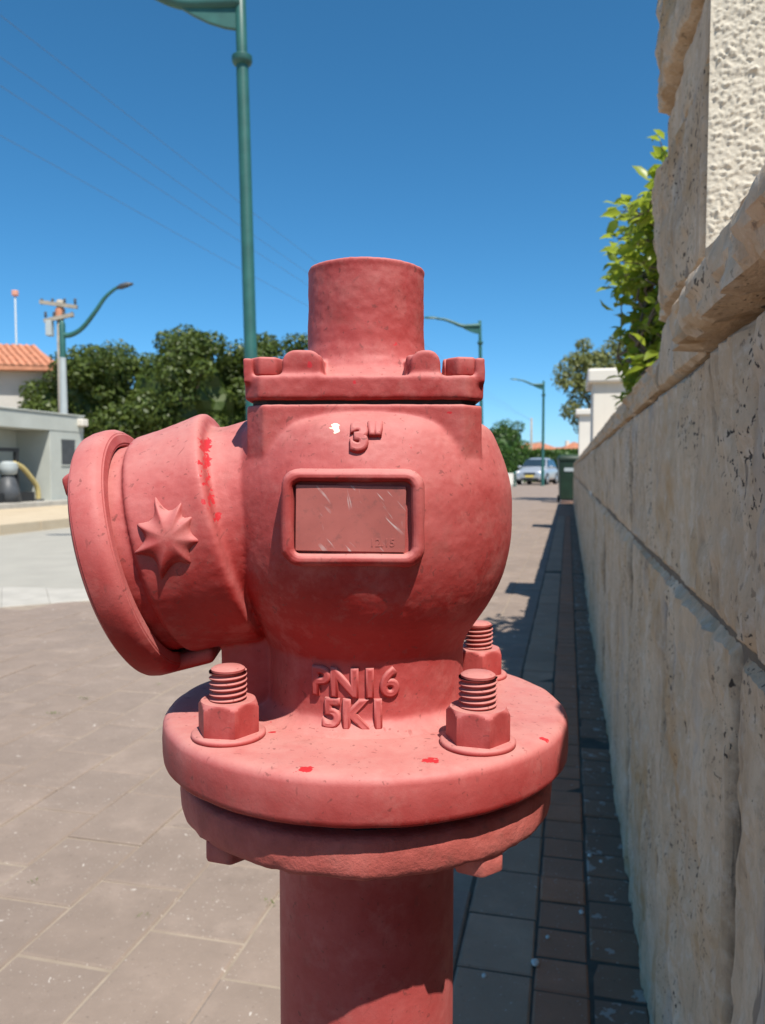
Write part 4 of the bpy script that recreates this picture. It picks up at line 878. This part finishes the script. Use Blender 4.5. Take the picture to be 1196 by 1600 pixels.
t = thing('bollard', 'thin dark green bollard beside the hydrant bulge in the distance', 'bollard', tuple(P(44, 7.38)), YAW); mb = MB(); mb.lathe([(.07, 0), (.065, .68), (.085, .7), (.085, .76), (.03, .82)], 12); mb.build('shaft', M_GREEN, t, smooth=True, sharp=50)
mb = MB(); mb.lathe([(.12, 0), (.12, .04)], 12); mb.build('foot', M_GREEN, t)

# ------------------------------------------------------------------ wheelie bin
t = thing('wheelie_bin', 'dark green wheelie bin standing against the end of the stone wall', 'bin', (-.005, 22.7, 0), R(4))
def frustum(z0, z1, a0, b0, a1, b1, y=0.0):
    m_ = MB(); m_.add([(-a0, -b0 + y, z0), (a0, -b0 + y, z0), (a0, b0 + y, z0), (-a0, b0 + y, z0), (-a1, -b1 + y, z1), (a1, -b1 + y, z1), (a1, b1 + y, z1), (-a1, b1 + y, z1)], [(3, 2, 1, 0), (4, 5, 6, 7), (0, 1, 5, 4), (1, 2, 6, 5), (2, 3, 7, 6), (3, 0, 4, 7)]); return m_
frustum(.08, 1.2, .225, .27, .275, .36).build('tub', M_BIN, t, bevel=.03); frustum(1.16, 1.23, .285, .38, .295, .39).build('rim', M_BIN, t, bevel=.02)
lid = frustum(1.232, 1.34, .305, .41, .23, .30).build('lid', M_BIN, t, bevel=.035, smooth=True, sharp=40)
mb = MB(); mb.tube([(-.25, .42, 1.2), (-.25, .48, 1.22), (.25, .48, 1.22), (.25, .42, 1.2)], .018, 8); mb.build('handle', M_BIN, t)
for s_ in (-1, 1):
    mb = MB(); mb.lathe([(.04, -.03), (.1, -.03), (.1, .03), (.04, .03)], 18, Matrix.Translation((s_ * .24, .24, .1)) @ Matrix.Rotation(R(90), 4, 'Y')); mb.build('wheel', M_RUBBER, t)
mb = MB(); mb.box((0, -.345, .92), (.26, .01, .1)); mb.build('number_panel', M_GREYPOLE, t)

# ------------------------------------------------------------------ cars
def car(label, loc, rz, paint):
    t = thing('parked_car', label, 'car', loc, rz, 'cars parked down the street')
    def loft(stations, name, m, parent, levels=2):
        vs = []; fs = []; n = len(stations[0][1])
        for y, sec in stations: vs += [(x, y, z) for x, z in sec]
        for i in range(len(stations) - 1):
            for k in range(n): fs.append((i * n + k, i * n + (k + 1) % n, (i + 1) * n + (k + 1) % n, (i + 1) * n + k))
        fs.append(tuple(range(n))); fs.append(tuple(reversed(range((len(stations) - 1) * n, len(stations) * n)))); m_ = MB(); m_.add(vs, fs); me = m_.mesh()
        if levels: me = evaluated(me, lambda o: setattr(o.modifiers.new('s', 'SUBSURF'), 'levels', levels))
        me.polygons.foreach_set('use_smooth', [True] * len(me.polygons)); return link(name, me, m, parent)
    def sec(w_, zb, zt, sh): return [(-w_ * .93, zb), (-w_, zb + .12), (-w_, zt - .22), (-w_ * sh, zt - .02), (-w_ * .5, zt), (w_ * .5, zt), (w_ * sh, zt - .02), (w_, zt - .22), (w_, zb + .12), (w_ * .93, zb)]
    # front of the car at -y
    body_ = loft([(-2.25, sec(.70, .32, .78, .8)), (-2.18, sec(.82, .26, .88, .85)), (-1.8, sec(.91, .24, 1.00, .9)), (-1.0, sec(.93, .24, 1.08, .93)), (.2, sec(.93, .24, 1.08, .95)), (1.6, sec(.93, .24, 1.10, .95)), (2.1, sec(.88, .28, 1.06, .93)), (2.22, sec(.78, .36, .98, .9))], 'body', paint, t)
    def sc2(w_, wt, zt): return [(-w_, 1.0), (-w_, 1.08), (-wt, zt - .06), (-wt * .82, zt), (wt * .82, zt), (wt, zt - .06), (w_, 1.08), (w_, 1.0)]
    cab = loft([(-1.15, sc2(.80, .76, 1.10)), (-1.05, sc2(.82, .76, 1.14)), (-.35, sc2(.83, .66, 1.66)), (.4, sc2(.83, .66, 1.72)), (1.3, sc2(.83, .65, 1.70)), (2.0, sc2(.80, .70, 1.15)), (2.08, sc2(.78, .72, 1.05))], 'cabin', paint, t)
    m_ = MB(); m_.add([(-.71, -1.075, 1.14), (.71, -1.075, 1.14), (.59, -.42, 1.60), (-.59, -.42, 1.60), (-.70, -1.0, 1.12), (.70, -1.0, 1.12), (.58, -.35, 1.58), (-.58, -.35, 1.58)], [(0, 1, 2, 3), (7, 6, 5, 4), (0, 4, 5, 1), (1, 5, 6, 2), (2, 6, 7, 3), (3, 7, 4, 0)]); m_.build('windscreen', M_GLASS, t)
    for s_ in (-1, 1):
        for y0, y1, y2, y3 in ((-.85, .42, .42, -.25), (.5, 1.75, 1.3, .5)):
            a = [(s_ * .838, y0, 1.13), (s_ * .838, y1, 1.13), (s_ * .70, y2, 1.58), (s_ * .70, y3, 1.58)]; m_ = MB(); m_.add(a + [(x - s_ * .06, y, z) for x, y, z in a], [(0, 1, 2, 3), (7, 6, 5, 4), (0, 4, 5, 1), (1, 5, 6, 2), (2, 6, 7, 3), (3, 7, 4, 0)]); m_.build('side_window', M_GLASS, t)
        m_ = MB(); m_.box((s_ * .70, -2.10, .77), (.34, .2, .17), Matrix.Rotation(R(-s_ * 22), 3, 'Z')); m_.build('headlight', M_LENS, t, bevel=.04, smooth=True)
        m_ = MB(); m_.lathe([(.02, -.03), (.1, -.02), (.1, .03), (.02, .03)], 12, Matrix.Translation((s_ * .68, -2.17, .45)) @ Matrix.Rotation(R(90), 4, 'X')); m_.build('fog_light', M_LENS, t)
        m_ = MB(); m_.box((s_ * 1.0, -.75, 1.12), (.2, .1, .15)); m_.build('mirror', paint, t, bevel=.04, smooth=True)
        for y in (-1.4, 1.35):
            X = Matrix.Translation((s_ * .84, y, .34)) @ Matrix.Rotation(R(90), 4, 'Y'); m_ = MB(); m_.lathe([(.2, -.1), (.32, -.11), (.345, -.07), (.345, .07), (.32, .11), (.2, .1)], 28, X); wh = m_.build('wheel', M_RUBBER, t, smooth=True, sharp=40)
            m_ = MB(); m_.lathe([(.03, -.112), (.2, -.112), (.23, -.09), (.23, .09), (.2, .112), (.03, .112)], 20, X); m_.build('rim', M_SILVER, wh, smooth=True, sharp=40)
            m_ = MB(); m_.lathe([(.0, -.04), (.39, -.04), (.40, 0), (.39, .02), (0, .02)], 24, Matrix.Translation((s_ * .925, y, .36)) @ Matrix.Rotation(R(90), 4, 'Y')); m_.build('wheel_arch', M_BLACK, t)
    m_ = MB(); m_.box((0, -2.235, .70), (.72, .06, .13)); m_.build('grille', M_BLACK, t, bevel=.02); m_ = MB(); m_.box((0, -2.225, .36), (1.1, .08, .14)); m_.build('lower_intake', M_BLACK, t, bevel=.02)
    m_ = MB(); m_.box((0, -2.285, .54), (.52, .02, .115)); m_.build('number_plate', M_NPLATE, t)
    return t
c1 = car('silver car parked facing the camera behind the far lamp', tuple(P(50.5, 9.95)), YAW - R(24), M_SILVER)
c2 = dup(c1, tuple(P(60, 13.05)), YAW - R(14), 'white car parked farther on, mostly hidden behind the silver car and bin')
for ch in c2.children:
    if ch.name.split('.')[0] in ('body', 'cabin', 'mirror'): ch.data = ch.data.copy(); ch.data.materials[0] = M_WCAR
